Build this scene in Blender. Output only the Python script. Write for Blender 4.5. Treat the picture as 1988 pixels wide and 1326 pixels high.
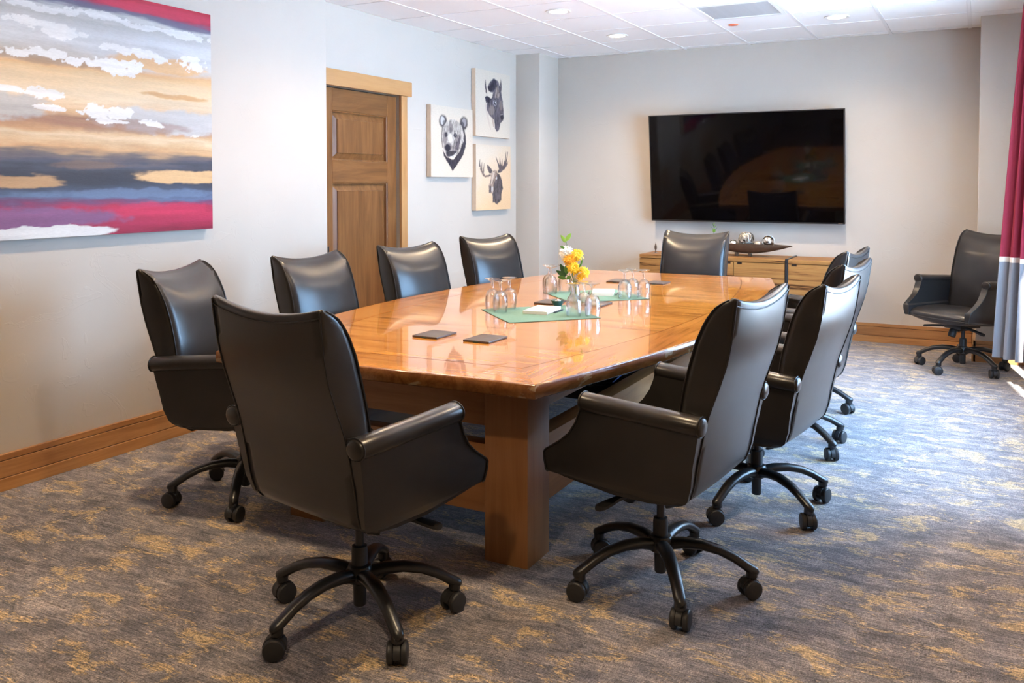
import bpy, bmesh, math, random
import numpy as np
from mathutils import Vector, Matrix

random.seed(7)
for o in list(bpy.data.objects):
    bpy.data.objects.remove(o, do_unlink=True)
S = bpy.context.scene
COL = S.collection
PI = math.pi

# ------------------------------------------------------------------ camera
cam = bpy.data.cameras.new('camera')
cam.sensor_fit = 'HORIZONTAL'
cam.sensor_width = 36.0
cam.lens = 1692.66 * 36.0 / 1988.0
cam.shift_y = -(663.0 - 413.04) / 1988.0
cam.clip_start = 0.02
cam_o = bpy.data.objects.new('camera', cam)
COL.objects.link(cam_o)
cam_o.location = (0, 0, 1.3919)
cam_o.rotation_euler = (PI / 2 - 0.0325, 0.0, 0.4907)
S.camera = cam_o

# ------------------------------------------------------------------ world, sun, window light
W = bpy.data.worlds.new('sky')
S.world = W
W.use_nodes = True
wb = W.node_tree.nodes['Background']
wb.inputs['Color'].default_value = (0.37, 0.64, 1.0, 1)
wb.inputs['Strength'].default_value = 22.5

sun = bpy.data.lights.new('sun', 'SUN')
sun.energy = 80.0
sun.angle = 0.009
sun.color = (1.0, 0.93, 0.84)
sun_o = bpy.data.objects.new('sun', sun)
COL.objects.link(sun_o)
sun_o.location = (3, -4, 6)
sun_o.rotation_euler = Vector((-0.130, 0.75, -0.46)).to_track_quat('-Z', 'Y').to_euler()

WIN_Y0, WIN_Y1, WIN_Z0, WIN_Z1 = 3.95, 6.58, 0.34, 2.42
XW = 0.52          # inner face of the window wall
por = bpy.data.lights.new('window_portal', 'AREA')
por.shape = 'RECTANGLE'
por.size = WIN_Y1 - WIN_Y0
por.size_y = WIN_Z1 - WIN_Z0
por.cycles.is_portal = True
por_o = bpy.data.objects.new('window_portal', por)
COL.objects.link(por_o)
por_o.location = (XW + 0.19, (WIN_Y0 + WIN_Y1) / 2, (WIN_Z0 + WIN_Z1) / 2)
por_o.rotation_euler = Vector((-1, 0, 0)).to_track_quat('-Z', 'Z').to_euler()

S.view_settings.view_transform = 'Standard'
S.view_settings.look = 'None'
S.view_settings.exposure = 0.38
S.view_settings.gamma = 1.0
S.view_settings.use_curve_mapping = False

WARM = (1.0, 0.74, 0.46)
LAMP_W = 98.0

# ------------------------------------------------------------------ material helpers
MATS = {}


def new_mat(name):
    m = bpy.data.materials.new(name)
    m.use_nodes = True
    nt = m.node_tree
    b = nt.nodes['Principled BSDF']
    MATS[name] = m
    return m, nt, b


def node(nt, kind, **kw):
    n = nt.nodes.new(kind)
    for k, v in kw.items():
        if k in ('inputs',):
            for i, x in v.items():
                n.inputs[i].default_value = x
        else:
            setattr(n, k, v)
    return n


def link(nt, a, b):
    nt.links.new(a, b)


def ramp(nt, fac, stops, interp='LINEAR'):
    r = nt.nodes.new('ShaderNodeValToRGB')
    r.color_ramp.interpolation = interp
    el = r.color_ramp.elements
    while len(el) > 1:
        el.remove(el[-1])
    el[0].position = stops[0][0]
    el[0].color = tuple(stops[0][1]) + (1,)
    for p, c in stops[1:]:
        e = el.new(p)
        e.color = tuple(c) + (1,)
    link(nt, fac, r.inputs['Fac'])
    return r.outputs['Color']


def mapped(nt, scale=(1, 1, 1), rot=(0, 0, 0), loc=(0, 0, 0), coord='Object'):
    tc = nt.nodes.new('ShaderNodeTexCoord')
    mp = nt.nodes.new('ShaderNodeMapping')
    mp.inputs['Scale'].default_value = scale
    mp.inputs['Rotation'].default_value = rot
    mp.inputs['Location'].default_value = loc
    link(nt, tc.outputs[coord], mp.inputs['Vector'])
    return mp.outputs['Vector']


def noise(nt, vec, scale=5, detail=4, rough=0.5, dist=0.0):
    n = nt.nodes.new('ShaderNodeTexNoise')
    n.inputs['Scale'].default_value = scale
    n.inputs['Detail'].default_value = detail
    n.inputs['Roughness'].default_value = rough
    n.inputs['Distortion'].default_value = dist
    link(nt, vec, n.inputs['Vector'])
    return n.outputs['Fac']


def mix(nt, fac, a, b, mode='MIX'):
    n = nt.nodes.new('ShaderNodeMix')
    n.data_type = 'RGBA'
    n.blend_type = mode
    for sock, v in ((n.inputs[0], fac), (n.inputs[6], a), (n.inputs[7], b)):
        if hasattr(v, 'node'):
            link(nt, v, sock)
        elif isinstance(v, (int, float)):
            sock.default_value = v
        else:
            sock.default_value = tuple(v) + (1,)
    return n.outputs[2]


def mathn(nt, op, a, b=None, c=None, clamp=False):
    n = nt.nodes.new('ShaderNodeMath')
    n.operation = op
    n.use_clamp = clamp
    for i, v in enumerate((a, b, c)):
        if v is None:
            continue
        if hasattr(v, 'node'):
            link(nt, v, n.inputs[i])
        else:
            n.inputs[i].default_value = v
    return n.outputs[0]


def bump(nt, b, h, strength=0.2, dist=0.01):
    n = nt.nodes.new('ShaderNodeBump')
    n.inputs['Strength'].default_value = strength
    n.inputs['Distance'].default_value = dist
    link(nt, h, n.inputs['Height'])
    link(nt, n.outputs['Normal'], b.inputs['Normal'])


def plain(name, col, rough=0.5, metal=0.0, spec=0.5, var=0.06, nscale=25, bmp=0.0, bdist=0.001):
    m, nt, b = new_mat(name)
    v = mapped(nt)
    n = noise(nt, v, nscale, 4, 0.6)
    c = ramp(nt, n, [(0.25, [x * (1 - var) for x in col]), (0.75, [min(1, x * (1 + var)) for x in col])])
    link(nt, c, b.inputs['Base Color'])
    b.inputs['Roughness'].default_value = rough
    b.inputs['Metallic'].default_value = metal
    b.inputs['Specular IOR Level'].default_value = spec
    if bmp:
        bump(nt, b, n, bmp, bdist)
    return m


def wood(name, dark, mid, light, axis=0, scale=1.0, rough=0.4, coat=0.0, coat_rough=0.05, spec=0.5, fig=0.5, wave=0.0, dpos=0.30, stretch=0.9, chips=False):
    """figured wood with the grain along axis 0=x 1=y 2=z"""
    m, nt, b = new_mat(name)
    sc = [9.0, 9.0, 9.0]
    sc[axis] = stretch
    v = mapped(nt, tuple(s * scale for s in sc))
    n1 = noise(nt, v, 1.6, 6, 0.62, 1.1)
    sc2 = [60.0, 60.0, 60.0]
    sc2[axis] = 2.0
    v2 = mapped(nt, tuple(s * scale for s in sc2))
    n2 = noise(nt, v2, 1.5, 3, 0.6, 0.3)
    f = mathn(nt, 'ADD', mathn(nt, 'MULTIPLY', n1, 0.75), mathn(nt, 'MULTIPLY', n2, 0.25))
    c = ramp(nt, f, [(dpos, dark), (0.46, mid), (0.58, light), (0.72, mid)])
    v3 = mapped(nt, (1.2 * scale,) * 3)
    n3 = noise(nt, v3, 1.5, 2, 0.5)
    c2 = mix(nt, mathn(nt, 'MULTIPLY', n3, fig), c, mid)
    # broad tone shift between boards
    info = nt.nodes.new('ShaderNodeObjectInfo')
    hs = nt.nodes.new('ShaderNodeHueSaturation')
    link(nt, mathn(nt, 'ADD', mathn(nt, 'MULTIPLY', info.outputs['Random'], 0.16), 0.92), hs.inputs['Value'])
    link(nt, c2, hs.inputs['Color'])
    outc = hs.outputs['Color']
    if chips:
        nc = noise(nt, mapped(nt, (1, 1, 2.5)), 7, 4, 0.6, 0.6)
        outc = mix(nt, ramp(nt, nc, [(0.60, (0, 0, 0)), (0.625, (0.8, 0.8, 0.8))]), outc, (0.36, 0.25, 0.13))
    link(nt, outc, b.inputs['Base Color'])
    b.inputs['Roughness'].default_value = rough
    b.inputs['Specular IOR Level'].default_value = spec
    b.inputs['Coat Weight'].default_value = coat
    b.inputs['Coat Roughness'].default_value = coat_rough
    if wave:
        vw = mapped(nt, (1, 1, 1))
        nw = noise(nt, vw, 9, 2, 0.5)
        bn = nt.nodes.new('ShaderNodeBump')
        bn.inputs['Strength'].default_value = wave
        bn.inputs['Distance'].default_value = 0.004
        link(nt, nw, bn.inputs['Height'])
        link(nt, bn.outputs['Normal'], b.inputs['Coat Normal'])
        link(nt, bn.outputs['Normal'], b.inputs['Normal'])
    else:
        bump(nt, b, n2, 0.12, 0.0008)
    return m


# walls: hand-trowelled plaster
def plaster(name, col):
    m, nt, b = new_mat(name)
    v = mapped(nt)
    n1 = noise(nt, v, 1.3, 3, 0.5)
    c = ramp(nt, n1, [(0.3, [x * 0.97 for x in col]), (0.7, [x * 1.03 for x in col])])
    link(nt, c, b.inputs['Base Color'])
    b.inputs['Roughness'].default_value = 0.62
    b.inputs['Specular IOR Level'].default_value = 0.3
    n2 = noise(nt, mapped(nt, (1, 1, 1.4)), 3.5, 3, 0.5, 1.6)
    r = ramp(nt, n2, [(0.0, (0, 0, 0)), (0.60, (0, 0, 0)), (0.615, (1, 1, 1)), (0.66, (.25, .25, .25)), (0.75, (0, 0, 0))])
    n3 = noise(nt, v, 60, 3, 0.5)
    h = mathn(nt, 'ADD', mathn(nt, 'MULTIPLY', r, 0.5), mathn(nt, 'MULTIPLY', n3, 0.12))
    bump(nt, b, h, 0.25, 0.004)
    return m


plaster('wall_plaster', (0.52, 0.468, 0.408))


def carpet():
    m, nt, b = new_mat('carpet')
    warp = nt.nodes.new('ShaderNodeTexNoise')
    warp.inputs['Scale'].default_value = 3.0
    warp.inputs['Detail'].default_value = 2
    tc = nt.nodes.new('ShaderNodeTexCoord')
    link(nt, tc.outputs['Object'], warp.inputs['Vector'])
    vm = nt.nodes.new('ShaderNodeVectorMath')
    vm.operation = 'MULTIPLY_ADD'
    link(nt, warp.outputs['Color'], vm.inputs[0])
    vm.inputs[1].default_value = (0.10, 0.06, 0)
    link(nt, tc.outputs['Object'], vm.inputs[2])

    def mp(scale, rz=0.12):
        n = nt.nodes.new('ShaderNodeMapping')
        n.inputs['Scale'].default_value = scale
        n.inputs['Rotation'].default_value = (0, 0, rz)
        link(nt, vm.outputs[0], n.inputs['Vector'])
        return n.outputs['Vector']
    blot = noise(nt, mp((2.6, 4.6, 1)), 2.0, 9, 0.72, 0.5)
    tone = noise(nt, mp((3.2, 6.0, 1)), 2.4, 8, 0.70, 0.4)
    thread = noise(nt, mp((45, 150, 1), 0.35), 1.0, 3, 0.7)
    weft = noise(nt, mp((190, 60, 1), -0.3), 1.0, 2, 0.7)
    fine = noise(nt, mp((1, 1, 1)), 230, 2, 0.7)
    streak = noise(nt, mp((5, 170, 1), 0.06), 1.0, 2, 0.6)
    base = ramp(nt, tone, [(0.38, (0.106, 0.104, 0.122)), (0.50, (0.180, 0.168, 0.182)), (0.62, (0.285, 0.25, 0.247))])
    gold = ramp(nt, thread, [(0.3, (0.33, 0.24, 0.125)), (0.7, (0.54, 0.40, 0.215))])
    gm = mathn(nt, 'ADD', blot, mathn(nt, 'MULTIPLY', mathn(nt, 'SUBTRACT', thread, 0.5), 0.22))
    mask = ramp(nt, gm, [(0.535, (0, 0, 0)), (0.585, (1, 1, 1))])
    c = mix(nt, mathn(nt, 'MULTIPLY', mask, 0.85), base, gold)
    k = mathn(nt, 'ADD', mathn(nt, 'ADD', mathn(nt, 'MULTIPLY', thread, 0.55), mathn(nt, 'MULTIPLY', streak, 0.5)), mathn(nt, 'ADD', mathn(nt, 'MULTIPLY', weft, 0.45), mathn(nt, 'MULTIPLY', fine, 0.75)))
    sh = ramp(nt, mathn(nt, 'MULTIPLY', k, 0.45), [(0.42, (0.24, 0.23, 0.24)), (0.505, (0.92, 0.92, 0.92)), (0.595, (2.05, 1.95, 1.85))])
    c = mix(nt, 1.0, c, sh, 'MULTIPLY')
    link(nt, c, b.inputs['Base Color'])
    b.inputs['Roughness'].default_value = 0.85
    b.inputs['Specular IOR Level'].default_value = 0.25
    b.inputs['Sheen Weight'].default_value = 0.25
    b.inputs['Sheen Roughness'].default_value = 0.5
    bump(nt, b, k, 0.5, 0.004)


carpet()


def leather():
    m, nt, b = new_mat('leather')
    v = mapped(nt)
    n1 = noise(nt, v, 420, 2, 0.5)
    n2 = noise(nt, v, 5, 3, 0.5)
    c = ramp(nt, n2, [(0.3, (0.0180, 0.0160, 0.0155)), (0.7, (0.0235, 0.0212, 0.0205))])
    link(nt, c, b.inputs['Base Color'])
    r = mathn(nt, 'ADD', mathn(nt, 'MULTIPLY', n2, 0.10), 0.29)
    link(nt, r, b.inputs['Roughness'])
    b.inputs['Specular IOR Level'].default_value = 0.16
    b.inputs['Coat Weight'].default_value = 0.8
    b.inputs['Coat IOR'].default_value = 1.40
    b.inputs['Coat Roughness'].default_value = 0.27
    bump(nt, b, n1, 0.10, 0.0006)


leather()
plain('piping_leather', (0.010, 0.0085, 0.008), 0.4)
plain('black_metal', (0.012, 0.012, 0.013), 0.33, 0.0, 0.6, bmp=0.03)
plain('black_plastic', (0.022, 0.022, 0.024), 0.5, bmp=0.05)
plain('dark_steel', (0.05, 0.05, 0.055), 0.4, 0.7)
plain('ceiling_tile', (0.94, 0.94, 0.94), 0.9, spec=0.2, var=0.02, nscale=180, bmp=0.25, bdist=0.001)
plain('ceiling_tee', (0.86, 0.86, 0.86), 0.5, var=0.01)
plain('white_paint', (0.82, 0.82, 0.80), 0.45, var=0.02)
plain('vent_grey', (0.46, 0.46, 0.46), 0.6, var=0.12, nscale=9)
plain('red_plastic', (0.65, 0.16, 0.08), 0.5)
wood('tabletop_wood', (0.21, 0.062, 0.008), (0.50, 0.185, 0.022), (0.68, 0.30, 0.050), 0, 1.0, 0.20, 0.85, 0.03, 0.25, 0.25, wave=0.05, dpos=0.38)
wood('tabletop_border_x', (0.22, 0.066, 0.010), (0.48, 0.170, 0.022), (0.64, 0.27, 0.045), 0, 1.0, 0.20, 0.85, 0.03, 0.25, 0.25, wave=0.05, dpos=0.38)
wood('tabletop_border_y', (0.22, 0.066, 0.010), (0.48, 0.170, 0.022), (0.64, 0.27, 0.045), 1, 1.0, 0.20, 0.85, 0.03, 0.25, 0.25, wave=0.05, dpos=0.38)
wood('table_edge_wood', (0.10, 0.032, 0.008), (0.19, 0.068, 0.016), (0.27, 0.112, 0.030), 1, 1.2, 0.25, 0.5, 0.12, 0.5, 0.4, chips=True)
plain('inlay_line', (0.16, 0.055, 0.014), 0.14, var=0.15)
wood('table_leg_wood', (0.19, 0.075, 0.022), (0.29, 0.125, 0.040), (0.37, 0.17, 0.060), 2, 0.7, 0.38, 0.2, 0.2, 0.5, 0.6)
wood('table_rail_wood_x', (0.19, 0.075, 0.022), (0.29, 0.125, 0.040), (0.37, 0.17, 0.060), 0, 0.7, 0.38, 0.2, 0.2, 0.5, 0.6)
wood('table_rail_wood_y', (0.19, 0.075, 0.022), (0.29, 0.125, 0.040), (0.37, 0.17, 0.060), 1, 0.7, 0.38, 0.2, 0.2, 0.5, 0.6)
wood('door_wood', (0.085, 0.032, 0.009), (0.155, 0.064, 0.019), (0.215, 0.095, 0.031), 2, 0.8, 0.42, 0.0, 0.2, 0.3, 0.5)
wood('door_wood_y', (0.085, 0.032, 0.009), (0.155, 0.064, 0.019), (0.215, 0.095, 0.031), 1, 0.8, 0.42, 0.0, 0.2, 0.3, 0.5)
wood('trim_wood_y', (0.30, 0.140, 0.048), (0.42, 0.215, 0.080), (0.49, 0.27, 0.11), 1, 0.7, 0.42, 0.1, 0.3, 0.4, 0.6)
wood('trim_wood_z', (0.30, 0.140, 0.048), (0.42, 0.215, 0.080), (0.49, 0.27, 0.11), 2, 0.7, 0.42, 0.1, 0.3, 0.4, 0.6)
wood('base_wood_y', (0.22, 0.088, 0.028), (0.36, 0.165, 0.055), (0.46, 0.23, 0.085), 1, 0.8, 0.40, 0.2, 0.3, 0.4, 0.5)
wood('base_wood_x', (0.22, 0.088, 0.028), (0.36, 0.165, 0.055), (0.46, 0.23, 0.085), 0, 0.8, 0.40, 0.2, 0.3, 0.4, 0.5)
wood('credenza_wood', (0.050, 0.018, 0.005), (0.245, 0.112, 0.032), (0.34, 0.172, 0.054), 0, 1.6, 0.5, 0.0, 0.3, 0.25, 0.1, dpos=0.40, stretch=0.42)
plain('groove_dark', (0.03, 0.014, 0.007), 0.7)


def screen_mat():
    m, nt, b = new_mat('screen_black')
    v = mapped(nt)
    n = noise(nt, v, 3, 2)
    c = ramp(nt, n, [(0.3, (0.0012, 0.001, 0.0012)), (0.7, (0.0018, 0.0015, 0.0018))])
    link(nt, c, b.inputs['Base Color'])
    b.inputs['Roughness'].default_value = 0.05
    b.inputs['Specular IOR Level'].default_value = 0.28


screen_mat()


def glass_mat(name, tint=(1, 1, 1), body=0.35):
    m, nt, b = new_mat(name)
    nt.nodes.remove(b)
    out = nt.nodes['Material Output']
    g = node(nt, 'ShaderNodeBsdfGlass', inputs={'Roughness': 0.0, 'IOR': 1.35})
    g.inputs['Color'].default_value = tint + (1,)
    t = node(nt, 'ShaderNodeBsdfTransparent')
    t.inputs['Color'].default_value = tint + (1,)
    gl = node(nt, 'ShaderNodeBsdfGlossy', inputs={'Roughness': 0.02})
    n = noise(nt, mapped(nt), 40, 1)
    fr = node(nt, 'ShaderNodeLayerWeight', inputs={'Blend': 0.25})
    m1 = node(nt, 'ShaderNodeMixShader')
    link(nt, mathn(nt, 'ADD', mathn(nt, 'MULTIPLY', n, 0.06), body), m1.inputs['Fac'])
    link(nt, t.outputs[0], m1.inputs[1])
    link(nt, g.outputs[0], m1.inputs[2])
    m2 = node(nt, 'ShaderNodeMixShader')
    link(nt, mathn(nt, 'MULTIPLY', fr.outputs['Facing'], 0.80), m2.inputs['Fac'])
    link(nt, m1.outputs[0], m2.inputs[1])
    link(nt, gl.outputs[0], m2.inputs[2])
    link(nt, m2.outputs[0], out.inputs['Surface'])
    return m


glass_mat('clear_glass', (1, 1, 1), 0.3)
glass_mat('pane_glass', (0.97, 0.99, 1.0), 0.0)
plain('mat_green', (0.150, 0.262, 0.205), 0.85, spec=0.2, var=0.10, nscale=120, bmp=0.3)
plain('hem_dark', (0.03, 0.06, 0.05), 0.8)
plain('hatch_leather', (0.085, 0.062, 0.058), 0.42, var=0.15, nscale=90, bmp=0.15)
plain('paper_white', (0.86, 0.86, 0.85), 0.7, var=0.02)
plain('pen_dark', (0.03, 0.04, 0.05), 0.3)
plain('pen_chrome', (0.75, 0.75, 0.75), 0.2, 1.0)
plain('bowl_green', (0.045, 0.105, 0.095), 0.3, var=0.15)
plain('mint_white', (0.75, 0.7, 0.68), 0.4)
plain('petal_yellow', (0.86, 0.52, 0.015), 0.6, var=0.18, nscale=60)
plain('petal_gold', (0.80, 0.36, 0.012), 0.6, var=0.18, nscale=60)
plain('petal_white', (0.86, 0.84, 0.77), 0.6, var=0.05, nscale=60)
plain('leaf_green', (0.085, 0.21, 0.03), 0.5, var=0.3, nscale=30)
plain('leaf_light', (0.24, 0.42, 0.06), 0.5, var=0.2, nscale=30)
plain('leaf_dark', (0.03, 0.10, 0.025), 0.45, var=0.3, nscale=30)
plain('stem_green', (0.10, 0.18, 0.05), 0.6)
plain('dish_bronze', (0.115, 0.072, 0.045), 0.42, 0.45, var=0.2)
plain('silver', (0.72, 0.70, 0.67), 0.22, 1.0, var=0.08)
plain('silver_wire', (0.62, 0.58, 0.52), 0.35, 1.0, var=0.2)
plain('canvas_side', (0.66, 0.50, 0.36), 0.8, bmp=0.1)
plain('curtain_red', (0.22, 0.020, 0.038), 0.85, spec=0.2, var=0.08, nscale=300, bmp=0.2)
plain('curtain_band', (0.66, 0.58, 0.50), 0.85, spec=0.2, var=0.04, nscale=300, bmp=0.2)
plain('curtain_grey', (0.20, 0.20, 0.22), 0.8, spec=0.2, var=0.06, nscale=300, bmp=0.2)
plain('cable_black', (0.01, 0.01, 0.012), 0.5)
plain('cable_blue', (0.03, 0.06, 0.22), 0.5)
plain('cable_tan', (0.25, 0.22, 0.10), 0.5)
plain('ground_bounce', (0.88, 0.89, 0.90), 0.9, var=0.1, nscale=1)  # unseen ground, made bright to bounce daylight up to the ceiling


def paint_mat(name, rough=0.55, relief=0.25):
    m, nt, b = new_mat(name)
    a = node(nt, 'ShaderNodeAttribute', attribute_name='paint')
    n = noise(nt, mapped(nt, (1, 18, 90)), 2.0, 5, 0.65)
    c = ramp(nt, n, [(0.25, (0.90, 0.90, 0.90)), (0.75, (1.08, 1.08, 1.08))])
    link(nt, mix(nt, 1.0, a.outputs['Color'], c, 'MULTIPLY'), b.inputs['Base Color'])
    b.inputs['Roughness'].default_value = rough
    b.inputs['Specular IOR Level'].default_value = 0.25
    bump(nt, b, n, relief, 0.003)


paint_mat('oil_paint', 0.5, 0.3)
paint_mat('print_ink', 0.75, 0.1)


def emit_mat():
    m, nt, b = new_mat('lamp_lens')
    n = noise(nt, mapped(nt), 30, 2)
    c = ramp(nt, n, [(0.3, (1.0, 0.86, 0.66)), (0.7, (1.0, 0.90, 0.72))])
    link(nt, c, b.inputs['Emission Color'])
    b.inputs['Emission Strength'].default_value = 30.0


emit_mat()

# ------------------------------------------------------------------ mesh helpers


class MB:
    """collects shapes into one mesh"""

    def __init__(self):
        self.v, self.f = [], []

    def add(self, vs, fs):
        n = len(self.v)
        self.v += [tuple(p) for p in vs]
        self.f += [tuple(i + n for i in f) for f in fs]
        return self

    def box(self, x0, x1, y0, y1, z0, z1):
        vs = [(x, y, z) for z in (z0, z1) for y in (y0, y1) for x in (x0, x1)]
        return self.add(vs, [(0, 2, 3, 1), (4, 5, 7, 6), (0, 1, 5, 4), (2, 6, 7, 3), (0, 4, 6, 2), (1, 3, 7, 5)])

    def loft(self, rings, cap=True, closed=True):
        n = len(rings[0])
        vs = [p for r in rings for p in r]
        fs = []
        m = n if closed else n - 1
        for i in range(len(rings) - 1):
            for j in range(m):
                a, b_ = i * n + j, i * n + (j + 1) % n
                fs.append((a, b_, b_ + n, a + n))
        if cap:
            fs.append(tuple(range(n - 1, -1, -1)))
            fs.append(tuple(range((len(rings) - 1) * n, len(rings) * n)))
        return self.add(vs, fs)

    def lathe(self, prof, seg=24, c=(0, 0, 0), flute=0.0, nfl=12, cap=True):
        rings = []
        for q in prof:
            r, z = q[0], q[1]
            fl = flute * (q[2] if len(q) > 2 else 0.0)
            rings.append([(c[0] + r * (1 + fl * math.cos(nfl * 2 * PI * k / seg)) * math.cos(2 * PI * k / seg),
                           c[1] + r * (1 + fl * math.cos(nfl * 2 * PI * k / seg)) * math.sin(2 * PI * k / seg), c[2] + z) for k in range(seg)])
        return self.loft(rings, cap)

    def tube(self, pts, rad, seg=8, cap=True, closed=False):
        pts = [Vector(p) for p in pts]
        n = len(pts)
        rs = rad if isinstance(rad, (list, tuple)) else [rad] * n
        rings = []
        up = None
        for i, p in enumerate(pts):
            if closed:
                d = pts[(i + 1) % n] - pts[i - 1]
            else:
                d = pts[min(i + 1, n - 1)] - pts[max(i - 1, 0)]
            if d.length < 1e-9:
                d = Vector((0, 0, 1))
            d.normalize()
            if up is None:
                up = Vector((0, 0, 1)) if abs(d.z) < 0.9 else Vector((1, 0, 0))
            s = d.cross(up)
            if s.length < 1e-6:
                s = d.orthogonal()
            s.normalize()
            up = s.cross(d).normalized()
            rings.append([tuple(p + (s * math.cos(2 * PI * k / seg) + up * math.sin(2 * PI * k / seg)) * rs[i]) for k in range(seg)])
        if closed:
            rings.append(rings[0])
            return self.loft(rings, False)
        return self.loft(rings, cap)

    def sphere(self, c, r, u=14, v=9, s=(1, 1, 1)):
        rings = []
        for i in range(v + 1):
            t = PI * i / v
            rr = max(math.sin(t), 0.02) * r
            rings.append([(c[0] + s[0] * rr * math.cos(2 * PI * k / u), c[1] + s[1] * rr * math.sin(2 * PI * k / u), c[2] - s[2] * r * math.cos(t)) for k in range(u)])
        return self.loft(rings)

    def mesh(self, name, mat, smooth=True, angle=38, bevel=0.0, seg=2, weld=False):
        me = bpy.data.meshes.new(name)
        me.from_pydata(self.v, [], self.f)
        bm = bmesh.new()
        bm.from_mesh(me)
        if weld:
            bmesh.ops.remove_doubles(bm, verts=bm.verts, dist=1e-5)
        bmesh.ops.recalc_face_normals(bm, faces=bm.faces)
        if bevel > 0:
            es = [e for e in bm.edges if len(e.link_faces) == 2 and e.calc_face_angle(0) > 0.6]
            bmesh.ops.bevel(bm, geom=es, offset=bevel, segments=seg, affect='EDGES', profile=0.6)
        bm.to_mesh(me)
        bm.free()
        me.update()
        if smooth:
            me.polygons.foreach_set('use_smooth', [True] * len(me.polygons))
            me.set_sharp_from_angle(angle=math.radians(angle))
        me.materials.append(MATS[mat])
        return me

    def obj(self, name, mat, parent=None, loc=(0, 0, 0), rot=(0, 0, 0), **kw):
        return put(name, self.mesh(name, mat, **kw), parent, loc, rot)


def put(name, me, parent=None, loc=(0, 0, 0), rot=(0, 0, 0)):
    o = bpy.data.objects.new(name, me)
    COL.objects.link(o)
    o.location = loc
    o.rotation_euler = rot
    if parent:
        o.parent = parent
    return o


def tag(o, label=None, cat=None, group=None, kind=None):
    if label:
        o['label'] = label
    if cat:
        o['category'] = cat
    if group:
        o['group'] = group
    if kind:
        o['kind'] = kind
    return o


def thing(name, label, cat, loc=(0, 0, 0), rz=0.0, group=None):
    o = put(name, None, None, loc, (0, 0, rz))
    o.empty_display_size = 0.1
    return tag(o, label, cat, group)


def box_obj(name, dims, mat, parent=None, bevel=0.0, **kw):
    return MB().box(*dims).obj(name, mat, parent, bevel=bevel, **kw)


def structure(o, label, cat):
    return tag(o, label, cat, None, 'structure')


def lerp_tab(tab, x):
    return float(np.interp(x, [t[0] for t in tab], [t[1] for t in tab]))


def sstep(a, b_, x):
    t = min(1, max(0, (x - a) / (b_ - a)))
    return t * t * (3 - 2 * t)


# ------------------------------------------------------------------ room shell
ZC = 2.701
YB = 8.28
XL = -3.901      # near left wall
XR = -4.144      # recessed left wall with the door
YF = -4.2
T = 0.6096
GX = -4.3463
GY = 5.1084

structure(box_obj('floor', (XR - 0.3, XW + 0.3, YF - 0.2, YB + 0.2, -0.1, 0.0), 'carpet'),
          'mottled grey, taupe and gold patterned carpet', 'floor')
structure(box_obj('wall_left', (XR - 0.25, XL, YF - 0.2, 4.638, 0, ZC + 0.1), 'wall_plaster', bevel=0.012),
          'near left plaster wall carrying the large abstract painting', 'wall')
DY0, DY1, DZ = 4.885, 5.822, 2.112
m = MB()
m.box(XR - 0.25, XR, 4.60, DY0, 0, ZC + 0.1)
m.box(XR - 0.25, XR, DY1, YB + 0.2, 0, ZC + 0.1)
m.box(XR - 0.25, XR, DY0, DY1, DZ, ZC + 0.1)
structure(m.obj('wall_left_recess', 'wall_plaster'), 'set-back left plaster wall holding the door and animal prints', 'wall')
structure(box_obj('wall_back', (XR - 0.25, XW + 0.3, YB, YB + 0.2, 0, ZC + 0.1), 'wall_plaster'),
          'back plaster wall behind the television', 'wall')
structure(box_obj('wall_corner_left', (XR - 0.05, -3.877, 7.84, YB + 0.05, 0, ZC + 0.05), 'wall_plaster', bevel=0.012),
          'narrow plaster pilaster in the far left corner', 'wall')
structure(box_obj('wall_corner_right', (0.0, XW + 0.1, 7.74, YB + 0.05, 0, ZC + 0.05), 'wall_plaster', bevel=0.012),
          'plaster pier projecting at the far right behind the curtain', 'wall')
structure(box_obj('wall_front', (XR - 0.25, XW + 0.3, YF - 0.2, YF, 0, ZC + 0.1), 'wall_plaster'),
          'plaster wall behind the camera', 'wall')
m = MB()
m.box(XW, XW + 0.22, YF - 0.2, WIN_Y0, 0, ZC + 0.1)
m.box(XW, XW + 0.22, WIN_Y1, YB + 0.2, 0, ZC + 0.1)
m.box(XW, XW + 0.22, WIN_Y0, WIN_Y1, 0, WIN_Z0)
m.box(XW, XW + 0.22, WIN_Y0, WIN_Y1, WIN_Z1, ZC + 0.1)
structure(m.obj('wall_right', 'wall_plaster'), 'right plaster wall with the window', 'wall')
structure(box_obj('ground', (XW + 0.25, 30, -25, 35, -0.6, -0.5), 'ground_bounce'), 'unseen pale ground outside the window, added for bounce light', 'ground')

# window
win = structure(thing('window_1', None, None), 'white framed window in the right wall behind the curtains', 'window')
fx0, fx1 = XW + 0.12, XW + 0.18
nm = 3
for k in range(nm + 1):
    y = WIN_Y0 + (WIN_Y1 - WIN_Y0) * k / nm
    a, b_ = (y, y + 0.05) if k == 0 else ((y - 0.05, y) if k == nm else (y - 0.025, y + 0.025))
    box_obj('mullion', (fx0, fx1, a, b_, WIN_Z0 + .05, WIN_Z1 - .05), 'white_paint', win, 0.004)
for z in (WIN_Z0, WIN_Z1 - 0.05):
    box_obj('frame_rail', (fx0, fx1, WIN_Y0, WIN_Y1, z, z + 0.05), 'white_paint', win, 0.004)
for k in range(nm):
    y0 = WIN_Y0 + (WIN_Y1 - WIN_Y0) * k / nm + 0.025
    y1 = WIN_Y0 + (WIN_Y1 - WIN_Y0) * (k + 1) / nm - 0.025
    box_obj('pane', (XW + 0.147, XW + 0.153, y0, y1, WIN_Z0 + 0.05, WIN_Z1 - 0.05), 'pane_glass', win)
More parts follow.
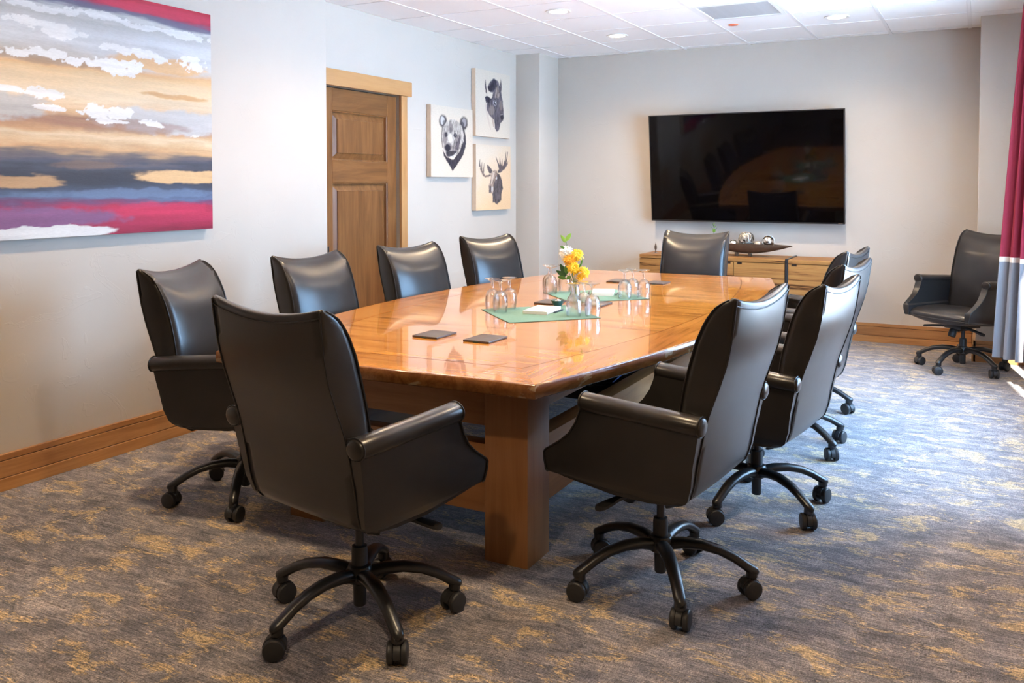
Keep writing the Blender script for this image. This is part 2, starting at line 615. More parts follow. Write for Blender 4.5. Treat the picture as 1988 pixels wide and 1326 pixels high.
box_obj('window_sill', (XW - 0.03, XW + 0.12, WIN_Y0 + .01, WIN_Y1 - .01, WIN_Z0 + 0.001, WIN_Z0 + 0.03), 'white_paint', win, 0.006)

# ceiling: slab above, lay-in tiles and the tee grid
ceil = structure(box_obj('ceiling', (XR - 0.3, XW + 0.3, YF - 0.2, YB + 0.2, ZC + 0.06, ZC + 0.16), 'ceiling_tile'),
                 'white suspended ceiling of square lay-in tiles', 'ceiling')
LIGHTS = [(-2.82, 7.24), (-2.82, 6.02), (-0.994, 7.24), (-0.994, 6.02), (-2.82, 4.19), (-0.994, 4.19), (-2.82, 2.36), (-0.994, 2.36), (-0.994, 0.53)]  # last one is an added unseen lamp, lightening the nearest window-side chair
xs = [GX + i * T for i in range(0, 9)]
ys = [GY + j * T for j in range(-16, 6)]
tile_me = {}


def tile_mesh(w, d, z=0.012):
    k = (round(w, 3), round(d, 3))
    if k not in tile_me:
        tile_me[k] = MB().box(0, w, 0, d, 0, z).mesh('tile', 'ceiling_tile', bevel=0.003, seg=1)
    return tile_me[k]


XMIN, XMAX, YMIN, YMAX = XR, XW, YF, YB
for i in range(len(xs)):
    x0 = max(xs[i], XMIN)
    x1 = min(xs[i] + T, XMAX)
    if x1 - x0 < 0.03:
        continue
    for j in range(-17, 6):
        y0 = max(GY + j * T, YMIN)
        y1 = min(GY + (j + 1) * T, YMAX)
        if y1 - y0 < 0.03:
            continue
        if i == 4 and j == 2:
            continue
        put('tile', tile_mesh(x1 - x0 - 0.006, y1 - y0 - 0.006), ceil, (x0 + 0.003, y0 + 0.003, ZC))
for x in xs:
    if XMIN < x < XMAX:
        box_obj('tee_bar', (x - 0.013, x + 0.013, YMIN, YMAX, ZC - 0.005, ZC + 0.001), 'ceiling_tee', ceil, 0.001, seg=1)
for y in ys:
    if YMIN < y < YMAX:
        box_obj('cross_tee', (XMIN, XMAX, y - 0.010, y + 0.010, ZC - 0.003, ZC + 0.001), 'ceiling_tee', ceil)

# baseboards of three stacked boards with dark reveals
BH = 0.166


def baseboard(name, a, b_, nrm, mat, label):
    """a,b: wall line ends; nrm: unit vector into the room"""
    root = structure(thing(name, None, None), label, 'baseboard')
    a, b_, nrm = Vector(a), Vector(b_), Vector(nrm)
    for k, (z0, z1, t) in enumerate(((0.0, 0.058, 0.026), (0.061, 0.136, 0.022), (0.139, BH, 0.018))):
        p, q = a, b_
        lo = (min(p.x, q.x, p.x + nrm.x * t, q.x + nrm.x * t), max(p.x, q.x, p.x + nrm.x * t, q.x + nrm.x * t))
        hi = (min(p.y, q.y, p.y + nrm.y * t, q.y + nrm.y * t), max(p.y, q.y, p.y + nrm.y * t, q.y + nrm.y * t))
        box_obj('board', (lo[0], lo[1], hi[0], hi[1], z0, z1), mat, root, 0.0015, seg=1)
    t = 0.012
    lo = sorted((a.x, b_.x, a.x + nrm.x * t, b_.x + nrm.x * t))
    hi = sorted((a.y, b_.y, a.y + nrm.y * t, b_.y + nrm.y * t))
    box_obj('backing', (lo[0], lo[-1], hi[0], hi[-1], 0.002, BH - 0.004), 'groove_dark', root)
    return root


baseboard('baseboard_left', (XL, YF, 0), (XL, 4.638, 0), (1, 0, 0), 'base_wood_y', 'honey wood baseboard along the near left wall')
baseboard('baseboard_left_recess', (XR, 5.95, 0), (XR, 7.82, 0), (1, 0, 0), 'base_wood_y', 'honey wood baseboard along the recessed left wall')
baseboard('baseboard_back', (-3.86, YB, 0), (-0.028, YB, 0), (0, -1, 0), 'base_wood_x', 'honey wood baseboard along the back wall')
baseboard('baseboard_corner_side', (0, 7.716, 0), (0, YB, 0), (-1, 0, 0), 'base_wood_y', 'short wood baseboard on the side of the right pier')
baseboard('baseboard_corner_right', (0.001, 7.74, 0), (XW, 7.74, 0), (0, -1, 0), 'base_wood_x', 'short wood baseboard on the front of the right pier')
baseboard('baseboard_right', (XW, YF, 0), (XW, 7.71, 0), (-1, 0, 0), 'base_wood_y', 'wood baseboard under the window')

# door and casing
door = structure(thing('door_1', None, None), 'brown wooden panel door in the recessed left wall', 'door')
xd0, xd1 = XR - 0.065, XR - 0.025
dy0, dy1, dz1 = DY0 + 0.012, DY1 - 0.012, DZ - 0.014
st = 0.118
for (a, b_) in ((dy0, dy0 + st), (dy1 - st, dy1)):
    box_obj('stile', (xd0, xd1, a, b_, 0.01, dz1), 'door_wood', door, 0.002, seg=1)
panels = [(0.28, 1.405), (1.565, 1.935)]
rails = [(0.01, 0.28), (1.405, 1.565), (1.935, dz1)]
for (z0, z1) in rails:
    box_obj('rail', (xd0, xd1, dy0 + st, dy1 - st, z0, z1), 'door_wood_y', door, 0.002, seg=1)
for (z0, z1) in panels:
    y0, y1 = dy0 + st, dy1 - st
    r = []
    for inset, x in ((0.0, xd0 + 0.002), (0.0, xd1 - 0.004), (0.010, xd1 - 0.008), (0.012, xd1 - 0.028), (0.020, xd1 - 0.028), (0.060, xd1 - 0.010), (0.061, xd1 - 0.004)):
        r.append([(x, y0 + inset, z0 + inset), (x, y1 - inset, z0 + inset), (x, y1 - inset, z1 - inset), (x, y0 + inset, z1 - inset)])
    MB().loft(r).obj('raised_panel', 'door_wood', door, smooth=False)
box_obj('lock_plate', (xd1, xd1 + 0.006, dy0 + 0.03, dy0 + 0.07, 0.80, 0.94), 'dark_steel', door, 0.002)
MB().tube([(xd1 + 0.005, dy0 + 0.05, 0.88), (xd1 + 0.05, dy0 + 0.05, 0.88), (xd1 + 0.055, dy0 + 0.06, 0.88), (xd1 + 0.055, dy0 + 0.15, 0.88)], 0.009, 10).obj('handle', 'dark_steel', door)

trim = structure(thing('trim_1', None, None), 'light wood casing with a wide header around the door', 'trim')
box_obj('header', (XR + 0.001, XR + 0.034, DY0 - 0.13, 5.952, DZ - 0.004, 2.226), 'trim_wood_y', trim, 0.003)
box_obj('jamb', (XR + 0.001, XR + 0.026, DY1 - 0.008, DY1 + 0.074, 0, DZ - 0.005), 'trim_wood_z', trim, 0.003)
box_obj('jamb', (XR + 0.001, XR + 0.026, DY0 - 0.074, DY0 + 0.008, 0, DZ - 0.005), 'trim_wood_z', trim, 0.003)
box_obj('stop_strip', (XR - 0.13, XR - 0.07, DY1 - 0.02, DY1 - 0.001, 0, DZ - 0.002), 'groove_dark', trim)
box_obj('stop_strip', (XR - 0.13, XR - 0.07, DY0 + 0.001, DY0 + 0.02, 0, DZ - 0.002), 'groove_dark', trim)
box_obj('stop_strip', (XR - 0.13, XR - 0.07, DY0 + 0.02, DY1 - 0.02, DZ - 0.02, DZ - 0.002), 'groove_dark', trim)
box_obj('backing', (XR - 0.245, XR - 0.20, DY0 + 0.001, DY1 - 0.001, 0, DZ - 0.002), 'groove_dark', trim)

# ------------------------------------------------------------------ downlights
ring_me = MB().lathe([(0.062, 0.004), (0.092, 0.002), (0.096, -0.003), (0.092, -0.007), (0.070, -0.006), (0.062, 0.004)], 36, cap=False).mesh('trim_ring', 'white_paint')
lens_me = MB().lathe([(0.001, 0.001), (0.064, 0.001), (0.064, 0.004), (0.001, 0.004)], 32).mesh('lens', 'lamp_lens')
LAB = {0: 'lit round ceiling downlight nearest the far left pilaster, middle of three', 1: 'leftmost of the three lit round ceiling downlights',
       2: 'rightmost lit round ceiling downlight, beside the air vent'}
for k, (x, y) in enumerate(LIGHTS):
    lamp = thing('downlight', LAB.get(k, 'round recessed ceiling downlight out of view overhead'), 'light', (x, y, ZC), 0, 'recessed ceiling downlights')
    put('trim_ring', ring_me, lamp, (0, 0, -0.001))
    put('lens', lens_me, lamp, (0, 0, -0.004))
    L = bpy.data.lights.new('downlight_bulb', 'SPOT')
    L.energy = LAMP_W
    L.color = WARM
    L.spot_size = math.radians(150)
    L.spot_blend = 0.9
    L.shadow_soft_size = 0.06
    lo = bpy.data.objects.new('downlight_bulb', L)
    COL.objects.link(lo)
    lo.parent = lamp
    lo.location = (0, 0, -0.02)

# ------------------------------------------------------------------ vent, sprinkler
vx0, vy0 = GX + 4 * T, GY + 2 * T
vent = thing('ceiling_vent', 'square grey perforated air return panel set in the ceiling grid', 'vent', (vx0 + T / 2, vy0 + T / 2, ZC))
h = T / 2 - 0.014
m = MB()
for (a, b_, c, d) in ((-h, h, -h, -h + 0.03), (-h, h, h - 0.03, h), (-h, -h + 0.03, -h + 0.03, h - 0.03), (h - 0.03, h, -h + 0.03, h - 0.03)):
    m.box(a, b_, c, d, -0.006, 0.012)
m.obj('frame', 'white_paint', vent)
box_obj('duct_back', (-h + 0.02, h - 0.02, -h + 0.02, h - 0.02, 0.014, 0.02), 'vent_grey', vent)
bar = MB().box(-h + 0.03, h - 0.03, -0.0042, 0.0042, 0.0, 0.004).mesh('louver', 'vent_grey')
nb = 44
for k in range(nb):
    put('louver', bar, vent, (0, -h + 0.036 + (2 * h - 0.072) * k / (nb - 1), 0.0))
sp = MB().lathe([(0.001, 0), (0.035, 0), (0.04, 0.004), (0.04, 0.006), (0.001, 0.006)], 24).obj('sprinkler_cover', 'red_plastic', None, (-1.79, 7.2, ZC - 0.0065))
tag(sp, 'small red round sprinkler cap on the ceiling beside the vent', 'sprinkler')

# ------------------------------------------------------------------ painted canvases
rng = np.random.RandomState(5)


def vnoise(u, v, fu, fv, seed):
    r = np.random.RandomState(seed)
    nu, nv = int(fu) + 3, int(fv) + 3
    g = r.rand(nv, nu)
    x, y = u * fu, v * fv
    xi, yi = np.clip(np.floor(x).astype(int), 0, nu - 2), np.clip(np.floor(y).astype(int), 0, nv - 2)
    fx, fy = x - xi, y - yi
    fx, fy = fx * fx * (3 - 2 * fx), fy * fy * (3 - 2 * fy)
    return (g[yi, xi] * (1 - fx) + g[yi, xi + 1] * fx) * (1 - fy) + (g[yi + 1, xi] * (1 - fx) + g[yi + 1, xi + 1] * fx) * fy


def fbm(u, v, fu, fv, seed, oct=4):
    s, a, t = 0, 1.0, 0
    for k in range(oct):
        s = s + a * vnoise(u, v, fu * 2 ** k, fv * 2 ** k, seed + k)
        t += a
        a *= 0.55
    return s / t - 0.5


def sm(a, b_, x):
    t = np.clip((x - a) / (b_ - a), 0, 1)
    return t * t * (3 - 2 * t)


def srgb(c):
    c = np.array(c, float) / 255.0
    return np.where(c <= 0.04045, c / 12.92, ((c + 0.055) / 1.055) ** 2.4)


def canvas(name, w, hgt, t, nu, nv, colfun, mat, side_mat, label, loc, cat):
    """canvas hung on a wall facing +X; u runs along +Y, v up"""
    root = thing(name, label, cat, loc)
    uu, vv = np.meshgrid(np.linspace(0, 1, nu), np.linspace(0, 1, nv))
    col = colfun(uu, vv)
    verts = np.stack([np.full(uu.shape, t + 0.0004), uu * w, vv * hgt], -1).reshape(-1, 3)
    idx = np.arange(nu * nv).reshape(nv, nu)
    faces = np.stack([idx[:-1, :-1], idx[:-1, 1:], idx[1:, 1:], idx[1:, :-1]], -1).reshape(-1, 4)
    me = bpy.data.meshes.new('painted_face')
    me.from_pydata(verts.tolist(), [], faces.tolist())
    at = me.color_attributes.new('paint', 'FLOAT_COLOR', 'POINT')
    at.data.foreach_set('color', np.concatenate([col, np.ones(col.shape[:2] + (1,))], -1).reshape(-1).astype(np.float32))
    me.materials.append(MATS[mat])
    put('painted_face', me, root)
    box_obj('stretcher', (0, t, 0, w, 0, hgt), side_mat, root, 0.002, seg=1)
    return root


def abstract(U, V):
    # s: 0..1 over the part in view; u covers 1.83 m, the view starts 0.63 m in
    s = (U * 1.83 - 0.628) / 1.202
    n1 = fbm(U, V, 5, 14, 11)
    n2 = fbm(U, V, 3, 40, 21)
    n3 = fbm(U, V, 14, 70, 31, 3)
    wx, wy = 2 * fbm(U, V, 16, 22, 5), 2 * fbm(U, V, 18, 20, 8)
    ve = V + 0.045 * n1 + 0.025 * n3 + 0.02 * n2
    C = lambda *a: srgb(a)
    stops = [(0.0, C(150, 30, 60)), (0.04, C(178, 40, 78)), (0.105, C(188, 45, 80)), (0.13, C(120, 70, 110)), (0.15, C(98, 116, 150)), (0.19, C(74, 80, 98)), (0.215, C(60, 60, 70)),
             (0.26, C(60, 58, 66)), (0.30, C(84, 84, 98)), (0.325, C(120, 108, 105)), (0.345, C(212, 170, 122)), (0.40, C(240, 214, 176)), (0.43, C(204, 160, 116)), (0.46, C(172, 128, 100)),
             (0.50, C(222, 184, 140)), (0.57, C(243, 220, 186)), (0.64, C(240, 208, 164)), (0.68, C(222, 178, 128)), (0.71, C(205, 196, 186)), (0.76, C(214, 214, 214)), (0.82, C(226, 228, 230)),
             (0.865, C(206, 204, 200)), (0.895, C(222, 222, 220)), (0.91, C(120, 118, 140)), (0.93, C(112, 100, 130)), (0.945, C(170, 50, 80)), (1.0, C(186, 40, 66))]
    P = np.array([q[0] for q in stops])
    K = np.array([q[1] for q in stops])
    col = np.stack([np.interp(ve, P, K[:, k]) for k in range(3)], -1)

    def over(mask, c):
        nonlocal col
        mm = mask[..., None]
        col = col * (1 - mm) + np.array(c) * mm

    def blob(cs, cv, rs, rv, seed, edge=0.25, fu=22, fv=30, amp=1.1):
        d = ((s + 0.04 * wx - cs) / rs) ** 2 + ((V + 0.010 * wy - cv) / rv) ** 2
        d = d + 1.5 * amp * fbm(U, V, fu, fv, seed, 5)
        return 1 - sm(1 - edge, 1 + edge, d)
    # grey stretches in the tan field
    over(blob(0.78, 0.485, 0.42, 0.055, 41, 0.4) * 0.9, C(206, 208, 210))
    over(blob(-0.02, 0.50, 0.22, 0.05, 42, 0.4) * 0.9, C(196, 194, 190))
    over(blob(0.45, 0.455, 0.35, 0.03, 43, 0.5) * 0.6, C(150, 110, 88))
    # tan tongue entering the white band on the right
    over(blob(0.72, 0.735, 0.24, 0.036, 44, 0.3, amp=0.7) * 0.9, C(226, 182, 130))
    over(blob(0.80, 0.60, 0.2, 0.012, 45, 0.5) * 0.7, C(206, 150, 84))
    over(blob(0.20, 0.69, 0.34, 0.02, 46, 0.6) * 0.6, C(150, 130, 112))
    # tan tongues in the navy
    over(blob(0.83, 0.243, 0.27, 0.030, 47, 0.3, 10, 50, 1.2), C(232, 192, 140))
    over(blob(0.02, 0.218, 0.20, 0.026, 48, 0.3, 10, 50, 1.2), C(190, 152, 110))
    over(blob(0.36, 0.285, 0.16, 0.014, 49, 0.6) * 0.7, C(132, 108, 92))
    over(blob(0.60, 0.17, 0.5, 0.018, 50, 0.5) * 0.5, C(120, 142, 178))
    # violet wash low left, white flash at the foot
    over(blob(0.05, 0.075, 0.40, 0.04, 51, 0.5) * 0.75, C(128, 104, 150))
    over(blob(0.12, 0.018, 0.34, 0.028, 52, 0.12, amp=0.35), C(240, 240, 240))
    # bright reds
    over(blob(0.70, 0.10, 0.25, 0.03, 53, 0.6) * 0.7, C(214, 52, 92))
    over(blob(0.75, 0.965, 0.4, 0.02, 54, 0.6) * 0.6, C(206, 60, 88))
    # ragged white impasto
    for k, (cs, cv, rs, rv) in enumerate([(0.42, 0.90, 0.17, 0.016), (0.68, 0.885, 0.17, 0.014), (0.88, 0.878, 0.12, 0.018), (0.12, 0.885, 0.2, 0.014), (0.24, 0.805, 0.10, 0.032), (0.1, 0.83, 0.12, 0.018),
                                          (0.52, 0.775, 0.10, 0.02), (0.62, 0.77, 0.09, 0.022), (0.50, 0.70, 0.12, 0.035), (0.18, 0.71, 0.08, 0.02), (0.05, 0.70, 0.08, 0.02), (0.33, 0.695, 0.09, 0.018),
                                          (0.89, 0.755, 0.08, 0.036), (0.70, 0.755, 0.06, 0.02), (0.17, 0.56, 0.10, 0.022), (0.19, 0.505, 0.07, 0.014), (0.05, 0.565, 0.10, 0.012), (0.40, 0.505, 0.07, 0.03),
                                          (0.50, 0.51, 0.07, 0.022), (0.45, 0.47, 0.10, 0.012), (0.66, 0.475, 0.05, 0.02), (0.90, 0.425, 0.03, 0.006)]):
        over(blob(cs, cv, rs * 0.95, rv * 0.9, 60 + 5 * k, 0.10, 46, 46, 2.6) * 0.95, C(249, 249, 247))
    col = col * (1 + 0.35 * n2[..., None] + 0.15 * n3[..., None])
    return np.clip(col * 0.74, 0.003, 0.95)


canvas('abstract_painting', 1.83, 1.213, 0.04, 440, 300, abstract, 'oil_paint', 'canvas_side',
       'large abstract canvas with red, white, tan and navy bands', (XL + 0.004, 1.757, 1.140), 'painting')


def pip(px, py, poly):
    inside = np.zeros(px.shape, bool)
    n = len(poly)
    for i in range(n):
        x1, y1 = poly[i]
        x2, y2 = poly[(i + 1) % n]
        if y1 == y2:
            continue
        c = ((y1 > py) != (y2 > py)) & (px < (x2 - x1) * (py - y1) / (y2 - y1) + x1)
        inside ^= c
    return inside


def segdist(px, py, a, b_):
    dx, dy = b_[0] - a[0], b_[1] - a[1]
    t = np.clip(((px - a[0]) * dx + (py - a[1]) * dy) / (dx * dx + dy * dy + 1e-9), 0, 1)
    return np.hypot(px - a[0] - t * dx, py - a[1] - t * dy), t


def ink(X, Y, U, V, seed, ops, base):
    """paint ops in sketch coordinates X,Y (y down) over a cream ground"""
    jx = 10 * fbm(U, V, 30, 30, seed) + 8 * fbm(U, V, 70, 20, seed + 7)
    jy = 26 * fbm(U, V, 40, 22, seed + 9)
    PX, PY = X + jx, Y + jy
    col = np.ones(X.shape + (3,)) * np.array(base)
    fur = 1 + 1.7 * fbm(U, V, 50, 14, seed + 3) + 0.8 * fbm(U, V, 80, 50, seed + 5)
    for op in ops:
        kind, c, al = op[0], srgb(op[1]), op[2]
        if kind == 'poly':
            mm = np.zeros(X.shape)
            for ox, oy in ((0, 0), (5, 0), (-5, 0), (0, 7), (0, -7)):
                mm += pip(PX + ox, PY + oy, op[3]) / 5.0
        elif kind == 'ell':
            cx, cy, rx, ry = op[3]
            mm = 1 - sm(0.7, 1.15, np.hypot((PX - cx) / rx, (PY - cy) / ry))
        else:
            mm = np.zeros(X.shape)
            pts, w0, w1 = op[3], op[4], op[5]
            n = len(pts) - 1
            for i in range(n):
                d, t = segdist(X + 0.3 * jx, Y + 0.2 * jy, pts[i], pts[i + 1])
                w = w0 + (w1 - w0) * (i + t) / n
                mm = np.maximum(mm, 1 - sm(w * 0.6, w * 1.3, d))
        mm = (mm * al)[..., None]
        f = np.clip(fur, 0.35, 2.2)[..., None] if kind == 'poly' else 1.0
        col = col * (1 - mm) + np.clip(c * f, 0, 0.9) * mm
    return np.clip(col, 0.004, 0.9)


CREAM = srgb((202, 189, 172))


def bear(U, V):
    X = 118 + U * 627
    Y = (105 + 85 * U) + (1 - V) * ((1270 + 15 * U) - (105 + 85 * U))
    D, G, Lt = (52, 48, 56), (112, 104, 104), (170, 162, 154)
    ops = [('ell', D, 0.95, (290, 372, 62, 108)), ('ell', (190, 186, 184), 0.9, (284, 365, 34, 72)), ('ell', D, 0.7, (308, 400, 22, 50)),
           ('ell', D, 0.95, (604, 405, 66, 116)), ('ell', (150, 146, 148), 0.8, (606, 390, 40, 74)), ('ell', D, 0.8, (580, 430, 30, 60)),
           ('poly', D, 1.0, [(285, 830), (335, 940), (440, 1000), (540, 850), (610, 560), (628, 720), (630, 790), (590, 930), (500, 1080), (430, 1180), (370, 1060), (300, 940)]),
           ('poly', Lt, 1.0, [(300, 450), (345, 380), (400, 345), (480, 350), (560, 430), (600, 540), (600, 700), (560, 800), (520, 900), (440, 955), (340, 940), (300, 850), (270, 650), (280, 520)]),
           ('str', D, 0.7, [(282, 470), (268, 640), (285, 800)], 9, 7), ('str', D, 0.9, [(598, 500), (622, 620), (628, 740)], 14, 14),
           ('ell', G, 0.75, (405, 480, 38, 90)), ('ell', (70, 66, 72), 0.6, (400, 520, 18, 60)),
           ('ell', G, 0.8, (320, 640, 34, 110)), ('poly', G, 0.8, [(470, 640), (540, 570), (560, 640), (530, 820), (480, 900), (420, 860), (440, 740)]),
           ('poly', (66, 60, 68), 0.85, [(490, 720), (545, 600), (555, 660), (515, 840), (480, 830)]),
           ('ell', D, 1.0, (334, 592, 24, 46)), ('ell', D, 1.0, (472, 602, 30, 42)), ('ell', (220, 220, 220), 1.0, (478, 592, 7, 9)),
           ('ell', (225, 214, 200), 0.8, (395, 650, 32, 80)),
           ('ell', (120, 112, 112), 0.9, (365, 790, 60, 80)), ('ell', (36, 34, 44), 1.0, (358, 805, 46, 62)),
           ('poly', (46, 44, 54), 0.95, [(330, 860), (480, 850), (490, 880), (440, 930), (400, 950), (340, 940)]),
           ('str', (190, 186, 182), 0.8, [(400, 948), (450, 935), (490, 880)], 8, 6)]
    return ink(X, Y, U, V, 301, ops, CREAM)


def bison(U, V):
    X = 135 + U * 560
    Y = (80 + 85 * U) + (1 - V) * ((1222 + 40 * U) - (80 + 85 * U))
    D, B = (84, 78, 84), (142, 126, 118)
    ops = [('str', (190, 172, 158), 0.75, [(300, 690), (320, 880), (370, 1110)], 26, 8), ('str', (160, 138, 126), 0.7, [(350, 800), (400, 900), (420, 1060)], 26, 8),
           ('poly', D, 1.0, [(285, 245), (296, 330), (312, 440), (312, 525), (290, 470), (277, 380)]), ('poly', D, 1.0, [(535, 222), (549, 300), (553, 400), (538, 500), (526, 380)]),
           ('poly', D, 1.0, [(420, 230), (490, 270), (530, 380), (570, 600), (585, 750), (592, 900), (575, 950), (530, 1000), (510, 1110), (470, 1150), (440, 1080), (430, 950), (350, 860), (310, 780), (305, 690),
                             (350, 600), (400, 560), (412, 480), (340, 460), (320, 390), (360, 300)]),
           ('poly', (48, 46, 60), 1.0, [(278, 565), (320, 538), (385, 590), (350, 655), (298, 655)]),
           ('poly', B, 0.8, [(455, 390), (495, 350), (520, 520), (500, 570), (440, 560)]), ('ell', B, 0.5, (540, 690, 30, 90)), ('ell', B, 0.5, (390, 780, 50, 90)),
           ('poly', (40, 38, 50), 0.9, [(330, 400), (420, 240), (470, 280), (430, 440), (345, 455)]),
           ('ell', (150, 146, 150), 0.9, (442, 652, 32, 50)), ('ell', (36, 34, 44), 1.0, (444, 652, 20, 34)), ('ell', (235, 235, 235), 1.0, (446, 645, 7, 10)),
           ('ell', (36, 34, 46), 0.9, (560, 890, 26, 50)), ('str', (150, 140, 138), 0.6, [(540, 850), (570, 845)], 8, 6)]
    return ink(X, Y, U, V, 351, ops, CREAM)


def moose(U, V):
    X = 155 + U * 580
    Y = (75 + 42 * U) + (1 - V) * ((1265 - 25 * U) - (75 + 42 * U))
    D, B = (86, 78, 80), (146, 126, 114)
    warm = srgb((214, 180, 142))
    k = sm(0.1, 0.9, (1 - V) * 0.7 + U * 0.4 + 0.3 * fbm(U, V, 5, 8, 77))[..., None]
    base = CREAM * (1 - k) + warm * k
    ops = [('poly', B, 1.0, [(208, 415), (230, 500), (258, 550), (300, 638), (390, 615), (392, 650), (310, 678), (262, 645), (225, 545)]),
           ('str', D, 0.9, [(214, 470), (212, 420), (218, 350)], 12, 3), ('str', D, 0.85, [(242, 530), (244, 470), (250, 400)], 12, 3), ('str', D, 0.85, [(272, 580), (278, 500), (286, 420)], 12, 3),
           ('str', D, 0.6, [(225, 520), (290, 650), (390, 632)], 10, 12),
           ('poly', D, 1.0, [(505, 560), (545, 500), (580, 470), (620, 462), (665, 410), (688, 385), (682, 440), (632, 520), (560, 578), (520, 592)]),
           ('str', D, 1.0, [(548, 515), (520, 430), (478, 300)], 20, 3), ('str', D, 1.0, [(560, 500), (550, 420), (545, 310)], 20, 3), ('str', D, 1.0, [(578, 490), (584, 420), (585, 340)], 16, 3),
           ('str', D, 1.0, [(612, 480), (640, 360), (655, 210)], 16, 3), ('str', D, 1.0, [(640, 450), (668, 340), (685, 210)], 14, 3),
           ('poly', D, 1.0, [(328, 445), (370, 470), (420, 548), (405, 602), (370, 602), (338, 530)]),
           ('poly', D, 1.0, [(495, 585), (540, 615), (582, 720), (600, 885), (578, 930), (566, 1090), (495, 1150), (428, 1105), (420, 960), (440, 860), (430, 800), (460, 690)]),
           ('str', D, 0.6, [(440, 1080), (430, 1130)], 14, 3), ('str', D, 0.6, [(500, 1100), (505, 1165)], 14, 3), ('str', D, 0.6, [(550, 1060), (545, 1125)], 14, 3),
           ('poly', B, 1.0, [(430, 560), (470, 535), (500, 560), (498, 640), (470, 720), (432, 810), (445, 900), (412, 962), (362, 952), (360, 820), (390, 700), (400, 620)]),
           ('str', (206, 186, 170), 0.7, [(440, 590), (425, 680), (405, 780)], 18, 12),
           ('poly', (52, 48, 58), 0.9, [(372, 830), (400, 820), (398, 950), (362, 945)]), ('ell', (190, 186, 186), 0.8, (418, 880, 14, 60)),
           ('ell', (210, 206, 204), 0.8, (490, 680, 12, 34)), ('ell', (34, 32, 40), 1.0, (480, 662, 10, 18))]
    return ink(X, Y, U, V, 401, ops, base)


canvas('animal_print', 0.69, 0.614, 0.045, 190, 170, bear, 'print_ink', 'canvas_side', 'cream canvas print of a bear head beside the door', (XR + 0.004, 6.207, 1.457), 'picture')
canvas('animal_print', 0.665, 0.622, 0.045, 180, 170, bison, 'print_ink', 'canvas_side', 'cream canvas print of a horned bison head, upper of two', (XR + 0.004, 6.953, 1.842), 'picture')
canvas('animal_print', 0.675, 0.617, 0.045, 180, 170, moose, 'print_ink', 'canvas_side', 'cream canvas print of an antlered moose head, lower of two', (XR + 0.004, 6.958, 1.149), 'picture')

# ------------------------------------------------------------------ television
tvx0, tvx1, tvz0, tvz1, tvy = -2.814, -1.033, 1.036, 2.056, 8.12
tv = thing('television', 'large black flat television mounted on the back wall', 'television', ((tvx0 + tvx1) / 2, tvy, (tvz0 + tvz1) / 2))
tv.rotation_euler = (0.109, 0, 0)      # tipped down towards the room
hw, hh = (tvx1 - tvx0) / 2, (tvz1 - tvz0) / 2
box_obj('housing', (-hw, hw, 0.004, 0.045, -hh, hh), 'black_plastic', tv, 0.004)
m = MB()
for (a, b_, c, d) in ((-hw, hw, -hh, -hh + 0.012), (-hw, hw, hh - 0.009, hh), (-hw, -hw + 0.009, -hh + 0.012, hh - 0.009), (hw - 0.009, hw, -hh + 0.012, hh - 0.009)):
    m.box(a, b_, -0.004, 0.004, c, d)
m.obj('bezel', 'black_metal', tv)
box_obj('screen', (-hw + 0.009, hw - 0.009, 0.0, 0.004, -hh + 0.012, hh - 0.009), 'screen_black', tv)
box_obj('logo_strip', (hw - 0.055, hw - 0.018, -0.0055, -0.004, -hh + 0.003, -hh + 0.010), 'silver', tv)
box_obj('wall_bracket', (-0.35, 0.35, 0.045, 0.149, -0.09, 0.09), 'dark_steel', tv, 0.004)

# ------------------------------------------------------------------ credenza
cx0, cx1, cy0, cy1, cz = -2.806, -1.003, 7.80, 8.25, 0.736
cred = thing('credenza', 'long figured-wood credenza under the television with dark metal strips', 'cabinet', ((cx0 + cx1) / 2, (cy0 + cy1) / 2, 0))
ox, oy = (cx0 + cx1) / 2, (cy0 + cy1) / 2


def cbox(name, x0, x1, y0, y1, z0, z1, mat, parent=cred, bv=0.002):
    return box_obj(name, (x0 - ox, x1 - ox, y0 - oy, y1 - oy, z0, z1), mat, parent, bv, seg=1)


cbox('body', cx0 + 0.001, cx1 - 0.001, cy0 + 0.022, cy1, 0.10, 0.700, 'credenza_wood')
cbox('plinth', cx0 + 0.05, cx1 - 0.05, cy0 + 0.06, cy1 - 0.03, 0.0, 0.10, 'dark_steel')
cbox('top_board', cx0, -1.473, cy0, cy1, 0.703, cz, 'credenza_wood')
cbox('top_board', -1.447, cx1, cy0, cy1, 0.703, cz, 'credenza_wood')
cbox('metal_strip', -1.472, -1.448, cy0 - 0.004, cy1, 0.701, cz + 0.006, 'dark_steel')
cbox('metal_strip', -1.472, -1.448, cy0 - 0.004, cy0 + 0.02, 0.05, 0.701, 'dark_steel')
dw = (-1.474 - cx0) / 3
edges = [(cx0 + k * dw, cx0 + (k + 1) * dw) for k in range(3)] + [(-1.446, cx1)]
for k, (a, b_) in enumerate(edges):
    m = MB()
    nx = a + 0.05 if k >= 2 else b_ - 0.05
    m.box(a + 0.002 - ox, b_ - 0.002 - ox, cy0 - oy, cy0 + 0.02 - oy, 0.11, 0.680)
    m.box(a + 0.002 - ox, nx - 0.022 - ox, cy0 - oy, cy0 + 0.02 - oy, 0.680, 0.698)
    m.box(nx + 0.022 - ox, b_ - 0.002 - ox, cy0 - oy, cy0 + 0.02 - oy, 0.680, 0.698)
    d = m.obj('cabinet_door', 'credenza_wood', cred, smooth=False)
    cbox('finger_notch', nx - 0.022, nx + 0.022, cy0 + 0.014, cy0 + 0.0195, 0.680, 0.698, 'groove_dark', d, 0)

